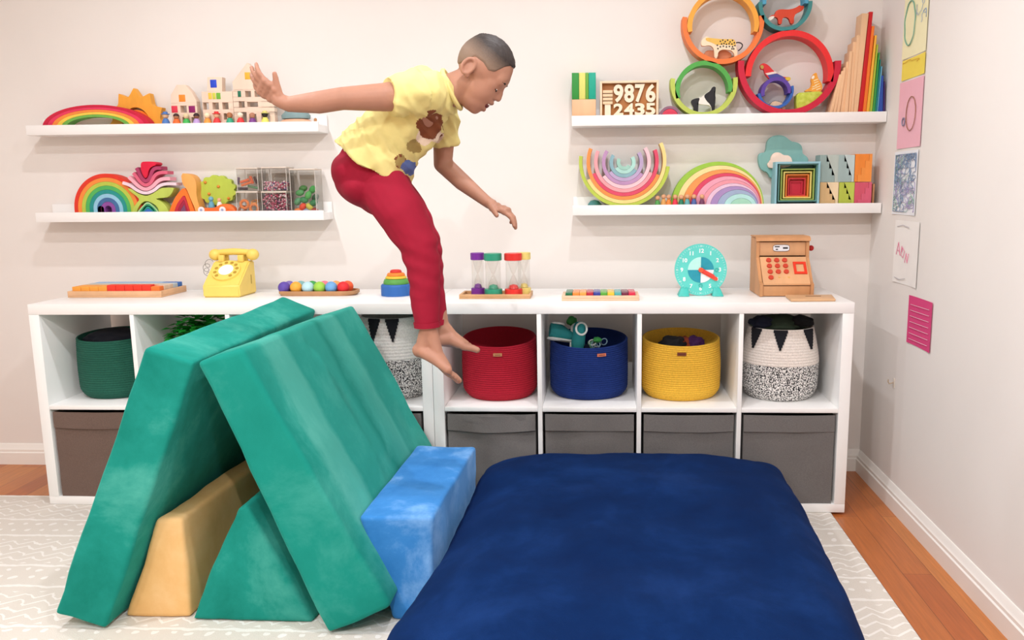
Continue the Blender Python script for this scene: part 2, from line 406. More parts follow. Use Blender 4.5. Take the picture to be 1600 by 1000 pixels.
# right slab of the tent (leans to the left)
fr = [(-1.58, -1.277, .012), (-1.412, -1.277, .094), (-1.757, -1.277, .772), (-1.873, -1.277, .739)]
tag(foam('foam_cushion', fr, off(fr, (.036, .836, -.004)), TEALB, ''), 'large green foam slab leaning left, its ribbed face towards the blue wedge', 'play cushion', 'green foam slabs of the tent')
# left slab (leans to the right)
fl_ = [(-2.180, -1.277, .012), (-1.8765, -1.277, .739), (-2.000, -1.277, .776), (-2.318, -1.277, .055)]
bk = [(-2.186, -.395, .012), (-1.868, -.395, .746), (-1.990, -.395, .792), (-2.310, -.395, .055)]
tag(foam('foam_cushion', fl_, bk, TEAL, ''), 'large green foam slab leaning right, left half of the tent', 'play cushion', 'green foam slabs of the tent')
fy = [(-2.172, -1.2, .0095), (-1.985, -1.2, .0095), (-1.987, -1.2, .297), (-2.056, -1.2, .293)]
tag(foam('foam_wedge', fy, off(fy, (.03, .66, 0)), YEL, ''), 'yellow foam wedge lying inside the green tent', 'play cushion')
ft = [(-1.980, -1.215, .0095), (-1.640, -1.215, .0095), (-1.800, -1.215, .345), (-1.826, -1.215, .335)]
tag(foam('foam_triangle', ft, off(ft, (.03, .62, 0)), TEAL, ''), 'green triangular foam block standing under the right slab of the tent', 'play cushion')
fb = [(-1.431, -1.19, .0095), (-1.318, -1.19, .0095), (-1.311, -1.19, .306), (-1.510, -1.19, .303)]
tag(foam('foam_wedge', fb, [(-1.405, -.60, .0095), (-1.29, -.60, .0095), (-1.283, -.60, .313), (-1.484, -.60, .313)], BLU, ''), 'bright blue foam wedge between the green tent and the navy crash pad', 'play cushion')
# crash pad
def crash_pad():
    bm = NB(); N = 72; M_ = 84
    c = {(-1, -1): (-1.345, -2.02), (1, -1): (-.325, -1.98), (1, 1): (-.235, -.405), (-1, 1): (-1.285, -.42)}
    def foot(u, v):
        p = Vector((0, 0))
        for (a, b), q in c.items(): p += Vector(q) * ((1 + a * u) / 2) * ((1 + b * v) / 2)
        xl = -1.280 - .026 * min(1, (-.42 - p.y) / .78) - .045 * max(0, min(1, (-1.2 - p.y) / .35)); xr = -.235 - .09 * (-.405 - p.y) / 1.6 + .028 * (1 - v * v)
        p.x = xl + (xr - xl) * (u + 1) / 2
        return p
    def h(u, v):
        a = max(0, 1 - abs(u) ** 4.6) ** .38; b = max(0, 1 - abs(v) ** 5.0) ** .36
        return a * b
    def put(u, v, s):
        p = foot(u, v); t = h(u, v)
        z = .10 + .05 * (abs(u * v)) ** 6
        if s > 0:
            w = noise.noise(Vector((p.x * 2.2, p.y * 2.2, 1))) * .018 + noise.noise(Vector((p.x * 6, p.y * 6, 3))) * .010
            e = max(abs(u), abs(v)) ** 6
            w += e * noise.noise(Vector((p.x * 16, p.y * 16, 9))) * .012
            z = z + t * (.185 + .02 * v) + w * min(1, t * 2)
        else: z = max(.010, z - t * .25)
        return (p.x, p.y, max(z, .010))
    us = [math.sin(PI / 2 * (2 * i / N - 1)) for i in range(N + 1)]; vs2 = [math.sin(PI / 2 * (2 * i / M_ - 1)) for i in range(M_ + 1)]
    T = [[bm.verts.new(put(u, v, 1)) for v in vs2] for u in us]
    Bt = [[T[i][j] if i in (0, N) or j in (0, M_) else bm.verts.new(put(us[i], vs2[j], -1)) for j in range(M_ + 1)] for i in range(N + 1)]
    for i in range(N):
        for j in range(M_):
            bm.faces.new((T[i][j], T[i + 1][j], T[i + 1][j + 1], T[i][j + 1])); bm.faces.new((Bt[i][j], Bt[i][j + 1], Bt[i + 1][j + 1], Bt[i + 1][j]))
    return bm
tag(link_mesh('crash_pad', crash_pad(), NAVY, smooth=80), 'huge navy blue velvety crash pad on the floor before the right shelf unit', 'floor cushion')

# ------------------------------------------------------------ grey fabric bins
def fab(h, d):
    m = paint(h, .95, .10, 320, (1, 1, 1), .3); return m
GREY = paint('6f6b69', .95, .10, 260, (1, 1, 1), .3)
GREYD = paint('4a4746', .95, .10, 260, (1, 1, 1), .3)
BROWN = paint('6d5950', .95, .10, 260, (1, 1, 1), .3)
def fabric_bin(k, label, mat=GREY, y=-.383, wob=1.0):
    cx = cellx(k); w = .158; z0, z1 = .0405, .364
    t = thing('fabric_storage_bin', (cx, y + .185, z0), label, 'storage bin', 'grey fabric bins in the bottom cubes')
    bm = NB(); nx, nz = 18, 16
    def P(i, j, back=0):
        x = cx - w + 2 * w * i / nx; z = z0 + (z1 - z0) * j / nz
        yy = y + .004 * noise.noise(Vector((x * 9, z * 16, k * 3.7))) * wob - .003 * math.sin(PI * i / nx)
        return (x, yy, z)
    G = [[bm.verts.new(P(i, j)) for j in range(nz + 1)] for i in range(nx + 1)]
    for i in range(nx):
        for j in range(nz): bm.faces.new((G[i][j], G[i + 1][j], G[i + 1][j + 1], G[i][j + 1]))
    edge = [G[i][0] for i in range(nx + 1)] + [G[nx][j] for j in range(1, nz + 1)] + [G[i][nz] for i in range(nx - 1, -1, -1)] + [G[0][j] for j in range(nz - 1, 0, -1)]
    Bk = [bm.verts.new((v.co.x, y + .36, v.co.z)) for v in edge]; n = len(edge)
    top = set(G[i][nz] for i in range(nx + 1))
    for i in range(n):
        j = (i + 1) % n
        if edge[i] in top and edge[j] in top: continue      # open top
        bm.faces.new((edge[i], edge[j], Bk[j], Bk[i]))
    bm.faces.new(Bk)
    link_mesh('body', bm, mat, t, 50)
    # folded hem band with its stitched line
    bm = NB(); G = []
    for i in range(nx + 1):
        x = cx - w + 2 * w * i / nx; row = []
        for z, dy in ((z1 + .001, .002), (z1 + .001, -.004), (z1 - .02, -.005), (z1 - .058, -.006), (z1 - .061, .001)):
            sag = -.004 * math.sin(PI * i / nx) * wob * (1 if k % 2 else .3)
            row.append(bm.verts.new((x, y + dy + .003 * noise.noise(Vector((x * 14, z * 20, k + .5))) * wob - .003 * math.sin(PI * i / nx), z + sag)))
        G.append(row)
    for a, b in zip(G, G[1:]):
        for q in range(4): bm.faces.new((a[q], b[q], b[q + 1], a[q + 1]))
    link_mesh('hem_band', bm, mat, t, 50)
    return t
fabric_bin(0, 'grey fabric bin under the cube of the cream and speckled basket, rightmost')
fabric_bin(1, 'grey fabric bin under the cube of the yellow basket')
fabric_bin(2, 'grey fabric bin under the cube of the blue basket')
fabric_bin(3, 'wrinkled grey fabric bin under the cube of the red basket', wob=2.2)
fabric_bin(4, 'grey fabric bin seen as a sliver between green slab and shelf seam')
fabric_bin(7, 'brownish fabric bin at the far left under the dark green basket', BROWN)

# ------------------------------------------------------------ rope baskets
def basket(name, cx, cy, z0, rx_, ry, ht, h, label, bulge=.06, coils=26, pinch=.0, top_in=0.0, shade=None, backup=.0, flat=0):
    """coiled rope basket; each coil is a rounded ridge"""
    t = thing('rope_basket', (cx, cy, z0), label, 'basket', 'coiled rope baskets')
    def prof(f):
        r = 1 - .16 * (1 - min(1, f / .18)) ** 2 + bulge * math.sin(PI * min(1, f * 1.05)) - top_in * max(0, f - .55) ** 1.3
        return r
    def wall(bm, f0, f1, inner, mi=0):
        n = 56; seg = 5; a = int(round(coils * f0)); b = int(round(coils * f1)); rows = []
        for c in range(a, b):
            for s in range(seg + (1 if c == b - 1 else 0)):
                f = (c + s / seg) / coils; ridge = abs(math.sin(PI * (s / seg if s < seg else 0.999)))
                row = []
                for i in range(n):
                    th = 2 * PI * i / n; r = prof(f) + ridge * .016
                    if inner: r = prof(f) - .035
                    dz = backup * f * math.sin(th) - pinch * f * f * abs(math.cos(th)) ** 2 * -1
                    dr = 1 + .012 * noise.noise(Vector((math.cos(th) * 1.5, math.sin(th) * 1.5, f * 2 + cx * 7)))
                    row.append(bm.verts.new((cx + rx_ * r * dr * math.cos(th), cy + ry * r * dr * math.sin(th), z0 + ht * f * (1 + 0 * dz) + dz * f)))
                rows.append(row)
        for p, q in zip(rows, rows[1:]):
            for i in range(n): bm.faces.new((p[i], p[(i + 1) % n], q[(i + 1) % n], q[i])).material_index = mi
        return rows
    return t, wall
def rope_mat(h): return paint(h, .9, .12, 200, (1, 1, 1), .4)
def speckle(a, b_, scale=240):
    m, nt, b = base_mat('speckled_rope', .95, .1)
    tc = nt.nodes.new('ShaderNodeTexCoord'); mp = nt.nodes.new('ShaderNodeMapping'); mp.inputs['Scale'].default_value = (1, 1, 1)
    n = nt.nodes.new('ShaderNodeTexNoise'); n.inputs['Scale'].default_value = scale; n.inputs['Detail'].default_value = 1
    nt.links.new(tc.outputs['Object'], mp.inputs[0]); nt.links.new(mp.outputs[0], n.inputs['Vector'])
    cr = nt.nodes.new('ShaderNodeValToRGB'); e = cr.color_ramp.elements; e[0].position = .44; e[0].color = hx(a); e[1].position = .54; e[1].color = hx(b_)
    nt.links.new(n.outputs[0], cr.inputs[0]); nt.links.new(cr.outputs[0], b.inputs['Base Color']); return m
SPECK = speckle('2b2b2e', 'f1efec')
def full_basket(cx, cy, rx_, ry, ht, h, label, tagx=None, **k):
    z0 = .3915; two = k.pop('two', None); tagcol = k.pop('tagcol', 'c98a5e'); tri = k.pop('tri', None)
    t, wall = basket('rope_basket', cx, cy, z0, rx_, ry, ht, h, label, **k)
    m = rope_mat(h); bm = NB(); coils = k.get('coils', 26)
    f_split = .5 if two else 0
    rows = wall(bm, f_split, 1, False); inr = wall(bm, 0, 1, True)
    n = len(rows[0])
    for i in range(n): bm.faces.new((rows[-1][i], rows[-1][(i + 1) % n], inr[-1][(i + 1) % n], inr[-1][i]))
    bm.faces.new(inr[0][::-1])
    if not two: bm.faces.new(rows[0])
    link_mesh('woven_wall', bm, [m], t, 70)
    if two:
        bm = NB(); r2 = wall(bm, 0, .5, False); bm.faces.new(r2[0]); link_mesh('speckled_base', bm, [two], t, 70)
    def at(th, f, lift=.004):
        # nearest outer wall point
        i = int(round((th % (2 * PI)) / (2 * PI) * 56)) % 56
        r = 1 - .16 * (1 - min(1, f / .18)) ** 2 + k.get('bulge', .06) * math.sin(PI * min(1, f * 1.05)) - k.get('top_in', 0) * max(0, f - .55) ** 1.3 + .02
        dz = k.get('backup', 0) * f * math.sin(th)
        return Vector((cx + (rx_ * r + lift) * math.cos(th), cy + (ry * r + lift) * math.sin(th), z0 + ht * f + dz * f + k.get('pinch', 0) * f * f * f * math.cos(th) ** 2))
    if tagx is not None:
        bm = NB(); w, hh = .020, .045
        th0 = tagx; rowsP = []
        for lift in (.0005, .004):
            rowsP.append([[bm.verts.new(at(th0 + dth, .86 + df, lift)) for df in (-.028, .028)] for dth in (-.11, -.055, 0, .055, .11)])
        for a in (0, 1):
            g = rowsP[a]
            for p, q in zip(g, g[1:]): bm.faces.new((p[0], q[0], q[1], p[1]))
        g0, g1 = rowsP
        for p, q, P_, Q_ in zip(g0, g0[1:], g1, g1[1:]):
            bm.faces.new((p[0], q[0], Q_[0], P_[0])); bm.faces.new((p[1], q[1], Q_[1], P_[1]))
        bm.faces.new((g0[0][0], g0[0][1], g1[0][1], g1[0][0])); bm.faces.new((g0[-1][0], g0[-1][1], g1[-1][1], g1[-1][0]))
        lb = link_mesh('leather_label', bm, paint(tagcol, .6, .1), t, 40)
        bm = NB(); pts = []
        for i in range(15): u = -.075 + .15 * i / 14; pts.append(at(th0 + u, .86 + .009 * math.sin(i * 2.1), .0048))
        tube(bm, pts, .0008, 5); link_mesh('stamped_script', bm, paint('5a3524', .6), lb)
    if tri:
        for th0 in tri:
            bm = NB(); rowsN = 7
            for r in range(rowsN):
                f1 = 1.0 - r / coils; f0 = f1 - 1 / coils; hw = .20 * (1 - r / rowsN)
                A = []
                for lift in (.0, .005):
                    A.append([[bm.verts.new(at(th0 + hw * (2 * q / 4 - 1), ff, lift)) for ff in (f0, f1)] for q in range(5)])
                for g in A:
                    for p, q in zip(g, g[1:]): bm.faces.new((p[0], q[0], q[1], p[1]))
                for e_ in (0, 1):
                    for (p, q), (P_, Q_) in zip(zip(A[0], A[0][1:]), zip(A[1], A[1][1:])): bm.faces.new((p[e_], q[e_], Q_[e_], P_[e_]))
                for e_ in (0, -1): bm.faces.new((A[0][e_][0], A[0][e_][1], A[1][e_][1], A[1][e_][0]))
            link_mesh('black_triangle', bm, paint('15171f', .9), t, 40)
    return t
F_ = -PI / 2
full_basket(-1.247, -.195, .136, .128, .222, 'a81029', 'red coiled rope basket in the cube beside the feet', F_ + .06, backup=.018, bulge=.03)
full_basket(-.912, -.18, .143, .125, .215, '0e2c70', 'royal blue coiled rope basket with teal shoes inside', F_ + .33, backup=.018, bulge=.015, tagcol='d9795c')
full_basket(-.569, -.19, .141, .125, .22, 'eab93e', 'yellow coiled rope basket with dark toys inside', F_ - .06, backup=.014, bulge=.035, tagcol='7a3b26')
full_basket(-.203, -.19, .133, .125, .262, 'efe6de', 'cream basket with speckled base and black triangles, in the rightmost cube', None, two=SPECK, tri=[F_ - .98, F_ - .2, F_ + .72], bulge=.04, top_in=.35)
full_basket(-1.652, -.19, .130, .122, .305, 'f1efea', 'cream striped basket with speckled base and navy triangle, behind the jumping feet', None, two=SPECK, tri=[F_ - .35, F_ + .22], bulge=.04, top_in=.3)
full_basket(-2.735, -.19, .135, .125, .232, '1c5a4a', 'dark green coiled rope basket at the far left', None, bulge=.03, backup=.01)
# dark rim of the green basket, contents of the others
def lump(bm, c, r, mi=0, s=(1, 1, 1), rot=None): ball(bm, c, r, 2, mi, s, rot)
def soft(name, c, dims, mat, label, cat, seed=0, group=None, rot=(0, 0, 0)):
    bm = NB(); bmesh.ops.create_icosphere(bm, subdivisions=4, radius=1)
    from mathutils import Euler
    Rm = Euler(rot).to_matrix()
    for v in bm.verts:
        n = 1 + .25 * noise.noise(v.co * 1.6 + Vector((seed, 0, 0))) + .10 * noise.noise(v.co * 4 + Vector((seed, 3, 0)))
        v.co = Vector(c) + Rm @ Vector((v.co.x * dims[0] * n, v.co.y * dims[1] * n, v.co.z * dims[2] * n))
    o = link_mesh(name, bm, mat, smooth=80)
    if label: tag(o, label, cat, group)
    return o
soft('folded_cloth', (-.925, -.19, .50), (.115, .095, .07), paint('17233f', .9), 'dark blue cloth filling the blue basket', 'cloth', 1)
# shoe: sole, collar, opening
def shoe(cx, cy, cz, rz, lab):
    from mathutils import Euler
    t = thing('toddler_shoe', (cx, cy, cz), lab, 'shoe', 'teal shoes in the blue basket')
    R3 = Euler(rz).to_matrix()
    def loft(rings, mat, nm):
        bm = NB(); rows = []
        for (y, z, w, h) in rings: rows.append([bm.verts.new(Vector((cx, cy, cz)) + R3 @ Vector((w * math.cos(a), y, z + h * math.sin(a)))) for a in [2 * PI * i / 16 for i in range(16)]])
        for p, q in zip(rows, rows[1:]):
            for i in range(16): bm.faces.new((p[i], p[(i + 1) % 16], q[(i + 1) % 16], q[i]))
        bm.faces.new(rows[0][::-1]); bm.faces.new(rows[-1]); link_mesh(nm, bm, mat, t, 60)
    loft([(-.055, .012, .010, .008), (-.045, .016, .022, .014), (-.02, .02, .026, .020), (.01, .028, .024, .028), (.04, .032, .024, .032), (.055, .03, .016, .026)], paint('1f7f82', .8), 'upper')
    loft([(-.058, 0, .012, .004), (-.045, 0, .025, .006), (0, 0, .027, .006), (.045, 0, .026, .006), (.06, 0, .014, .004)], paint('dfe6e2', .7), 'sole')
    bm = NB(); tube(bm, [Vector((cx, cy, cz)) + R3 @ Vector((.02 * math.cos(a), .028 + .022 * math.sin(a), .058)) for a in [2 * PI * i / 20 for i in range(20)]], .004, 8, closed=True)
    link_mesh('collar', bm, paint('dfe6e2', .7), t)
shoe(-1.005, -.23, .605, (.2, .25, 1.9), 'teal shoe lying on its side at the left rim of the blue basket')
shoe(-.955, -.225, .61, (1.25, .15, .25), 'teal shoe standing sole-up with white edge in the blue basket')
soft('green_toy', (-.975, -.2, .672), (.018, .015, .018), paint('2c7a34', .6), 'small green toy poking above the teal shoes', 'toy', 4)
def rings_pile(cx, cy, cz, sx, sy, n, cols, nm, lab, cat, grp):
    for i in range(n):
        a = R_.uniform(0, PI); x = cx + R_.uniform(-sx, sx); y = cy + R_.uniform(-sy, sy); z = cz + R_.uniform(0, .012)
        bm = NB(); r = R_.uniform(.012, .019)
        tube(bm, [Vector((x + r * math.cos(t) * math.cos(a), y + r * math.cos(t) * math.sin(a), z + r * .8 * math.sin(t))) for t in [2 * PI * q / 18 for q in range(18)]], .0022, 6, closed=True)
        tag(link_mesh(nm, bm, cols[i % len(cols)]), lab, cat, grp)
rings_pile(-.865, -.215, .585, .04, .03, 7, [paint('8fb3c8', .5), paint('6fae86', .5), paint('d9dfe0', .5)], 'loop_toy', 'pale loop toy among those heaped at the right of the blue basket', 'toy', 'loop toys in the blue basket')
soft('green_toy', (-.88, -.22, .605), (.016, .014, .010), paint('3c9b4c', .6), 'small green lump among pale loops in the blue basket', 'toy', 8)
# yellow basket contents
soft('toy_bag', (-.60, -.20, .585), (.05, .05, .033), paint('1a1a20', .8), 'black bundle at the left in the yellow basket', 'toy', 2)
soft('toy_bag', (-.565, -.18, .575), (.045, .05, .035), paint('8d3a22', .8), 'rust coloured bundle in the middle of the yellow basket', 'toy', 5)
soft('toy_bag', (-.515, -.19, .585), (.035, .04, .03), paint('4a1f5a', .8), 'purple bundle at the right in the yellow basket', 'toy', 9)
# cloth over the white basket's rim (dark green and navy)
soft('folded_cloth', (-.215, -.185, .660), (.095, .085, .034), paint('2c3a2c', .95), 'dark green cloth bulging out of the cream basket at the right', 'cloth', 11)
soft('folded_cloth', (-.275, -.215, .668), (.048, .05, .024), paint('141b30', .95), 'navy cloth beside the dark green one in the right cream basket', 'cloth', 13)
soft('folded_cloth', (-.140, -.215, .672), (.045, .045, .022), paint('17171b', .95), 'black cloth at the right edge of the right cream basket', 'cloth', 15)
soft('folded_cloth', (-2.735, -.19, .607), (.105, .10, .035), paint('10131f', .95), 'black cloth filling the dark green basket', 'cloth', 19)
# leafy green toy and terracotta pot in cell 6
def plant():
    t = thing('artificial_plant', (-2.42, -.17, .3915), 'green leafy artificial plant in a terracotta pot, half hidden by the tent', 'plant')
    bm = NB(); lathe(bm, -2.42, -.17, [(0, .3915), (.05, .3915), (.07, .50), (.074, .50), (.074, .52), (.066, .52), (.06, .50), (0, .49)], 28); link_mesh('pot', bm, paint('8d4a35', .8), t)
    bm = NB(); r = random.Random(3)
    for i in range(520):
        th = r.uniform(0, 2 * PI); el = r.uniform(-.1, 1.3); rr = r.uniform(.04, .15)
        c = Vector((max(-2.51, min(-2.235, -2.37 + rr * 1.15 * math.cos(th) * math.cos(el))), -.20 + rr * .8 * math.sin(th) * math.cos(el), min(.705, .58 + rr * math.sin(el) * 1.1)))
        d = Vector((math.cos(th), math.sin(th), r.uniform(-.4, .4))).normalized(); s = d.cross(Vector((0, 0, 1))).normalized(); L = .042; w = .017
        up = s.cross(d) * .004
        q = [c - d * L * .5, c + s * w + up, c + d * L * .5, c - s * w + up]
        vs_ = [bm.verts.new(p) for p in q]; bm.faces.new((vs_[0], vs_[1], vs_[2])); bm.faces.new((vs_[0], vs_[2], vs_[3]))
    link_mesh('leaves', bm, paint('27a838', .5, .3, 90), t, 0)
plant()
# ------------------------------------------------------------ toys on the picture ledges
SHIFT = -.096
YF = .096      # front face of most ledge toys
def tp(name, pts, Y, depth, mats, label, cat, group=None, floor=None, bev=.0015, sm=1):
    q = smooth_pts(P2(pts, Y, floor), sm) if sm else P2(pts, Y, floor)
    o = link_mesh(name, prism(NB(), q, Y, Y + depth, bev), mats, smooth=30)
    return tag(o, label, cat, group) if label else o
def arch(name, cx, cy, ro, ri, a0, a1, Y, depth, h, label, group, cat='toy arch', floor=None):
    w = W(cx, cy, Y); s = SC(cx, cy, Y)
    zc = w.z if floor is None else floor + ro * s
    o = link_mesh(name, arc(NB(), w.x, zc, ro * s, ri * s, a0, a1, Y, Y + depth), toy(h), smooth=30)
    return tag(o, label, cat, group)
G1 = 'wooden arches paired into rings'
FZ = FUR
# rings; lower halves open upward, upper halves sit inside them
arch('wooden_arch', 1233.5, 107, 80.5, 71, 176, 362, YF, .07, 'c8183a', 'crimson lower arch of the biggest ring on the upper right ledge', G1, floor=FZ)
arch('wooden_arch', 1233.5, 118, 69, 60, -9, 180, YF, .07, 'e62a2c', 'bright red upper arch of the biggest ring on the upper right ledge', G1)
arch('wooden_arch', 1100, 137, 52.5, 45.5, 172, 368, YF, .07, 'b9c95a', 'lime lower arch of the ring around the cow', G1, floor=FZ)
arch('wooden_arch', 1100, 141, 45, 38, -4, 196, YF, .07, '4fa548', 'green upper arch of the ring around the cow', G1)
arch('wooden_arch', 1130, 34, 64, 56.5, 172, 368, YF, .07, 'ec7a3a', 'orange lower arch of the ring around the leopard', G1)
arch('wooden_arch', 1130, 41, 56.3, 48.5, -10, 188, YF, .07, 'eca53e', 'golden upper arch of the ring around the leopard', G1)
arch('wooden_arch', 1227.5, 5, 42, 36, 176, 364, YF, .07, '3c8586', 'teal lower arch of the ring around the fox, at the top edge', G1)
arch('wooden_arch', 1227.5, 1, 36, 30, -8, 188, YF, .07, '4f9fc0', 'sky blue upper arch of the ring around the fox', G1)
arch('wooden_arch', 1212, 141, 28.5, 24, 190, 374, YF + .004, .07, '2f5fae', 'blue lower arch of the small ring inside the big red ring', G1)
arch('wooden_arch', 1213, 144.5, 23.8, 18.2, -4, 194, YF + .004, .07, '5b3f9c', 'purple upper arch of the small ring inside the big red ring', G1)
# small pink nest of arches beside the number tray
w = W(1047, 184, YF); s = SC(1047, 184, YF)
tag(link_mesh('wooden_arch', arc(NB(), w.x, FZ, 17.5 * s, 13.5 * s, 0, 180, YF + .01, YF + .07), toy('8a6478')), 'small mauve arch low beside the number tray', 'toy arch')
tag(link_mesh('wooden_half_disc', prism(NB(), [(w.x + 13 * s * math.cos(a), FZ + 13 * s * math.sin(a)) for a in [PI * i / 24 for i in range(25)]], YF + .01, YF + .07, .001), toy('d9405c')), 'small pink half disc under the mauve arch', 'toy block')
# block stack at the left end
NAT = wood('e3b58c')
x0 = W(893.5, 150, .10).x; x1 = W(931, 150, .10).x; zt = W(910, 155, .10).z; ztt = W(910, 113.5, .10).z
tag(link_mesh('wooden_cube', box(NB(), x0, x1, .10, .18, FZ, zt - .0004, .002), NAT), 'plain wooden block under the green boards at the left ledge end', 'toy block')
cols = [('2f8f3a', 0, .30, 'dark green board standing on the plain wooden block, leftmost'), ('d9d873', .30, .57, 'pale yellow board standing on the plain wooden block'), ('6aa53a', .57, .70, 'thin leaf green board on the plain wooden block'), ('12a58a', .70, 1.0, 'turquoise board standing on the plain wooden block, rightmost')]
for h, a, b, lab in cols:
    tag(link_mesh('coloured_board', box(NB(), x0 + (x1 - x0) * a + .0003, x0 + (x1 - x0) * b - .0003, .10, .18, zt, ztt, .0012), toy(h)), lab, 'toy board', 'boards on the plain wooden block')
# number tray
def number_tray():
    Y = .105
    xa, xb = W(937.5, 155, Y).x, W(1029, 155, Y).x; za, zb = FZ, W(980, 126, Y).z
    t = thing('number_tray', ((xa + xb) / 2, Y + .02, za), 'wooden tray holding cut-out numbers, standing on the upper right ledge', 'toy tray')
    WD = wood('ecd3b4', .08)
    link_mesh('back_board', box(NB(), xa, xb, Y + .022, Y + .03, za, zb, .001), wood('b4763f'), t)
    b = .008
    for q in ((xa, xa + b, za, zb), (xb - b, xb, za, zb)): link_mesh('frame_rail', box(NB(), q[0], q[1], Y, Y + .0218, q[2], q[3], .001), WD, t)
    for q in ((xa + b + .0002, xb - b - .0002, za, za + b), (xa + b + .0002, xb - b - .0002, zb - b, zb)): link_mesh('frame_rail', box(NB(), q[0], q[1], Y, Y + .0218, q[2], q[3], .001), WD, t)
    X0, X1 = xa + b + .001, xb - b - .001; Z0, Z1 = za + b + .001, zb - b - .002
    cw = (X1 - X0) / 5; zm = Z0 + (Z1 - Z0) * .40
    rows = [(zm, Z1, ['', '9', '8', '7', '6']), (Z0, zm, ['1', '2', '4', '3', '5'])]
    for zlo, zhi, ds in rows:
        for i, d in enumerate(ds):
            cx = X0 + cw * (i + .5); cz = (zlo + zhi) / 2; h = (zhi - zlo)
            if not d: continue
            bm = NB(); text_bm(bm, d, 1, .01, Matrix.Identity(4), bold=.035)
            xs = [v.co.x for v in bm.verts]; ys = [v.co.y for v in bm.verts]; zs = [v.co.z for v in bm.verts]
            for v in bm.verts:
                u = (v.co.x - min(xs)) / (max(xs) - min(xs)) - .5; q = (v.co.y - min(ys)) / (max(ys) - min(ys)) - .5; k = v.co.z
                v.co = Vector((cx + u * cw * .92 * (.6 if d == '1' else 1), Y + .014 + (-k / .005) * .006, cz + q * h * .95))
            tag(link_mesh('number_piece', bm, wood('f1e2c8', .05)), 'pale wooden number %s lying in the number tray' % d, 'number piece', 'cut-out numbers in the tray')
    for j in range(6):
        z = Z0 + (Z1 - Z0) * (.12 + .115 * j); cx = X0 + cw * .5
        if j > 1: tag(link_mesh('wooden_stick', box(NB(), cx - cw * .46, cx + cw * .46, Y + .004, Y + .02, z + .002, z + (Z1 - Z0) * .107, .0008), wood('e6c8a2', .05)), 'short wooden stick stacked in the first column of the number tray', 'toy stick', 'sticks in the number tray')
number_tray()
# animals cut from wood
def animal(name, body, Y, depth, h, label, extra=(), sm=2, cat='toy animal', floor=None):
    """body: pixel outline; extra: (part name, outline or dots, colour, lift)"""
    o = tp(name, body, Y, depth, [toy(h)], label, cat, sm=sm, bev=.0012, floor=floor); 
    for lift, (nm, shapes, hh, sm2) in enumerate(extra):
        bm = NB()
        for pts in shapes:
            q = P2(pts, Y); q = smooth_pts(q, sm2) if sm2 else q
            prism(bm, q, Y - .0007 * (1 + lift), Y + .002)
        link_mesh(nm, bm, toy(hh), o)
    return o
def dot(x, y, r, n=8): return [(x + r * math.cos(2 * PI * i / n), y + r * math.sin(2 * PI * i / n)) for i in range(n)]
S = 5.263
def A7(pts): return [(1040 + x / S, y / S) for x, y in pts]
Yb = .118
fl_z = W(1130, 92, Yb).z
animal('toy_leopard', A7([(290, 355), (300, 325), (325, 308), (335, 295), (348, 310), (400, 315), (480, 322), (560, 318), (580, 345), (583, 400), (592, 440), (590, 478), (570, 480), (562, 430), (540, 412), (455, 405), (432, 425), (428, 480), (402, 483), (400, 420), (392, 385), (360, 372), (325, 378), (296, 380)]), Yb, .016, 'f0dfc0',
       'spotted leopard figure standing in the orange ring', [('yellow_back', [A7([(330, 308), (400, 316), (480, 323), (560, 320), (578, 348), (575, 380), (500, 365), (420, 372), (380, 350), (330, 335)])], 'e8bc5a', 1),
       ('spots', [A7(dot(x, y, 6.5)) for x, y in [(450, 340), (470, 330), (490, 342), (510, 330), (530, 345), (550, 332), (460, 362), (480, 358), (500, 364), (522, 360), (545, 362), (565, 352), (450, 385), (475, 380), (500, 386), (525, 382), (550, 385), (570, 375), (430, 400), (425, 372), (545, 402), (560, 402)]], '2a2320', 0)])
bm = NB(); pts = P2(A7([(580, 350), (600, 345), (625, 352), (638, 370), (625, 395), (600, 415)]), Yb); tube(bm, [(x, Yb + .008, z) for x, z in smooth_pts(pts, 2, False)], .0022, 6)
link_mesh('tail', bm, toy('2a2a2e'), bpy.data.objects['toy_leopard'])
animal('wooden_stump', A7([(310, 485), (320, 430), (345, 412), (395, 415), (440, 412), (500, 412), (545, 440), (540, 475), (470, 490), (380, 490)]), Yb + .022, .02, 'c98058', 'reddish brown wooden hill behind the leopard legs', cat='toy block')
Z = 4.103
def A6(pts): return [(1040 + x / Z, y / Z) for x, y in pts]
animal('toy_fox', A6([(700, 100), (705, 70), (735, 58), (790, 62), (835, 50), (862, 30), (868, 42), (890, 35), (885, 60), (862, 75), (838, 82), (822, 105), (826, 152), (800, 156), (796, 118), (770, 108), (745, 115), (748, 155), (722, 158), (722, 118), (712, 108), (690, 112), (668, 124), (660, 112), (685, 92)]), Yb, .016, 'd9482c', 'red fox figure standing in the teal ring', [('white_tail_tip', [A6([(655, 118), (680, 102), (700, 105), (690, 120), (668, 134)])], 'f3ece0', 1)])
animal('toy_cow', A7([(205, 850), (210, 822), (245, 808), (300, 802), (330, 770), (365, 748), (380, 718), (398, 708), (416, 718), (412, 742), (398, 752), (412, 790), (412, 830), (404, 870), (410, 935), (380, 945), (372, 935), (380, 900), (366, 862), (330, 862), (285, 858), (262, 850), (272, 880), (266, 948), (232, 950), (232, 895)]), Yb, .018, 'efe9e0', 'black and white cow figure standing in the green ring', [
    ('black_patches', [A7([(206, 848), (211, 823), (246, 809), (282, 804), (272, 838), (258, 850), (270, 882), (264, 946), (234, 948), (233, 895)]), A7([(314, 790), (332, 770), (366, 749), (381, 719), (398, 710), (414, 719), (410, 741), (397, 752), (411, 790), (410, 832), (403, 870), (408, 935), (381, 943), (374, 933), (381, 900), (366, 858), (336, 830)])], '1d1d22', 1)], floor=FZ)
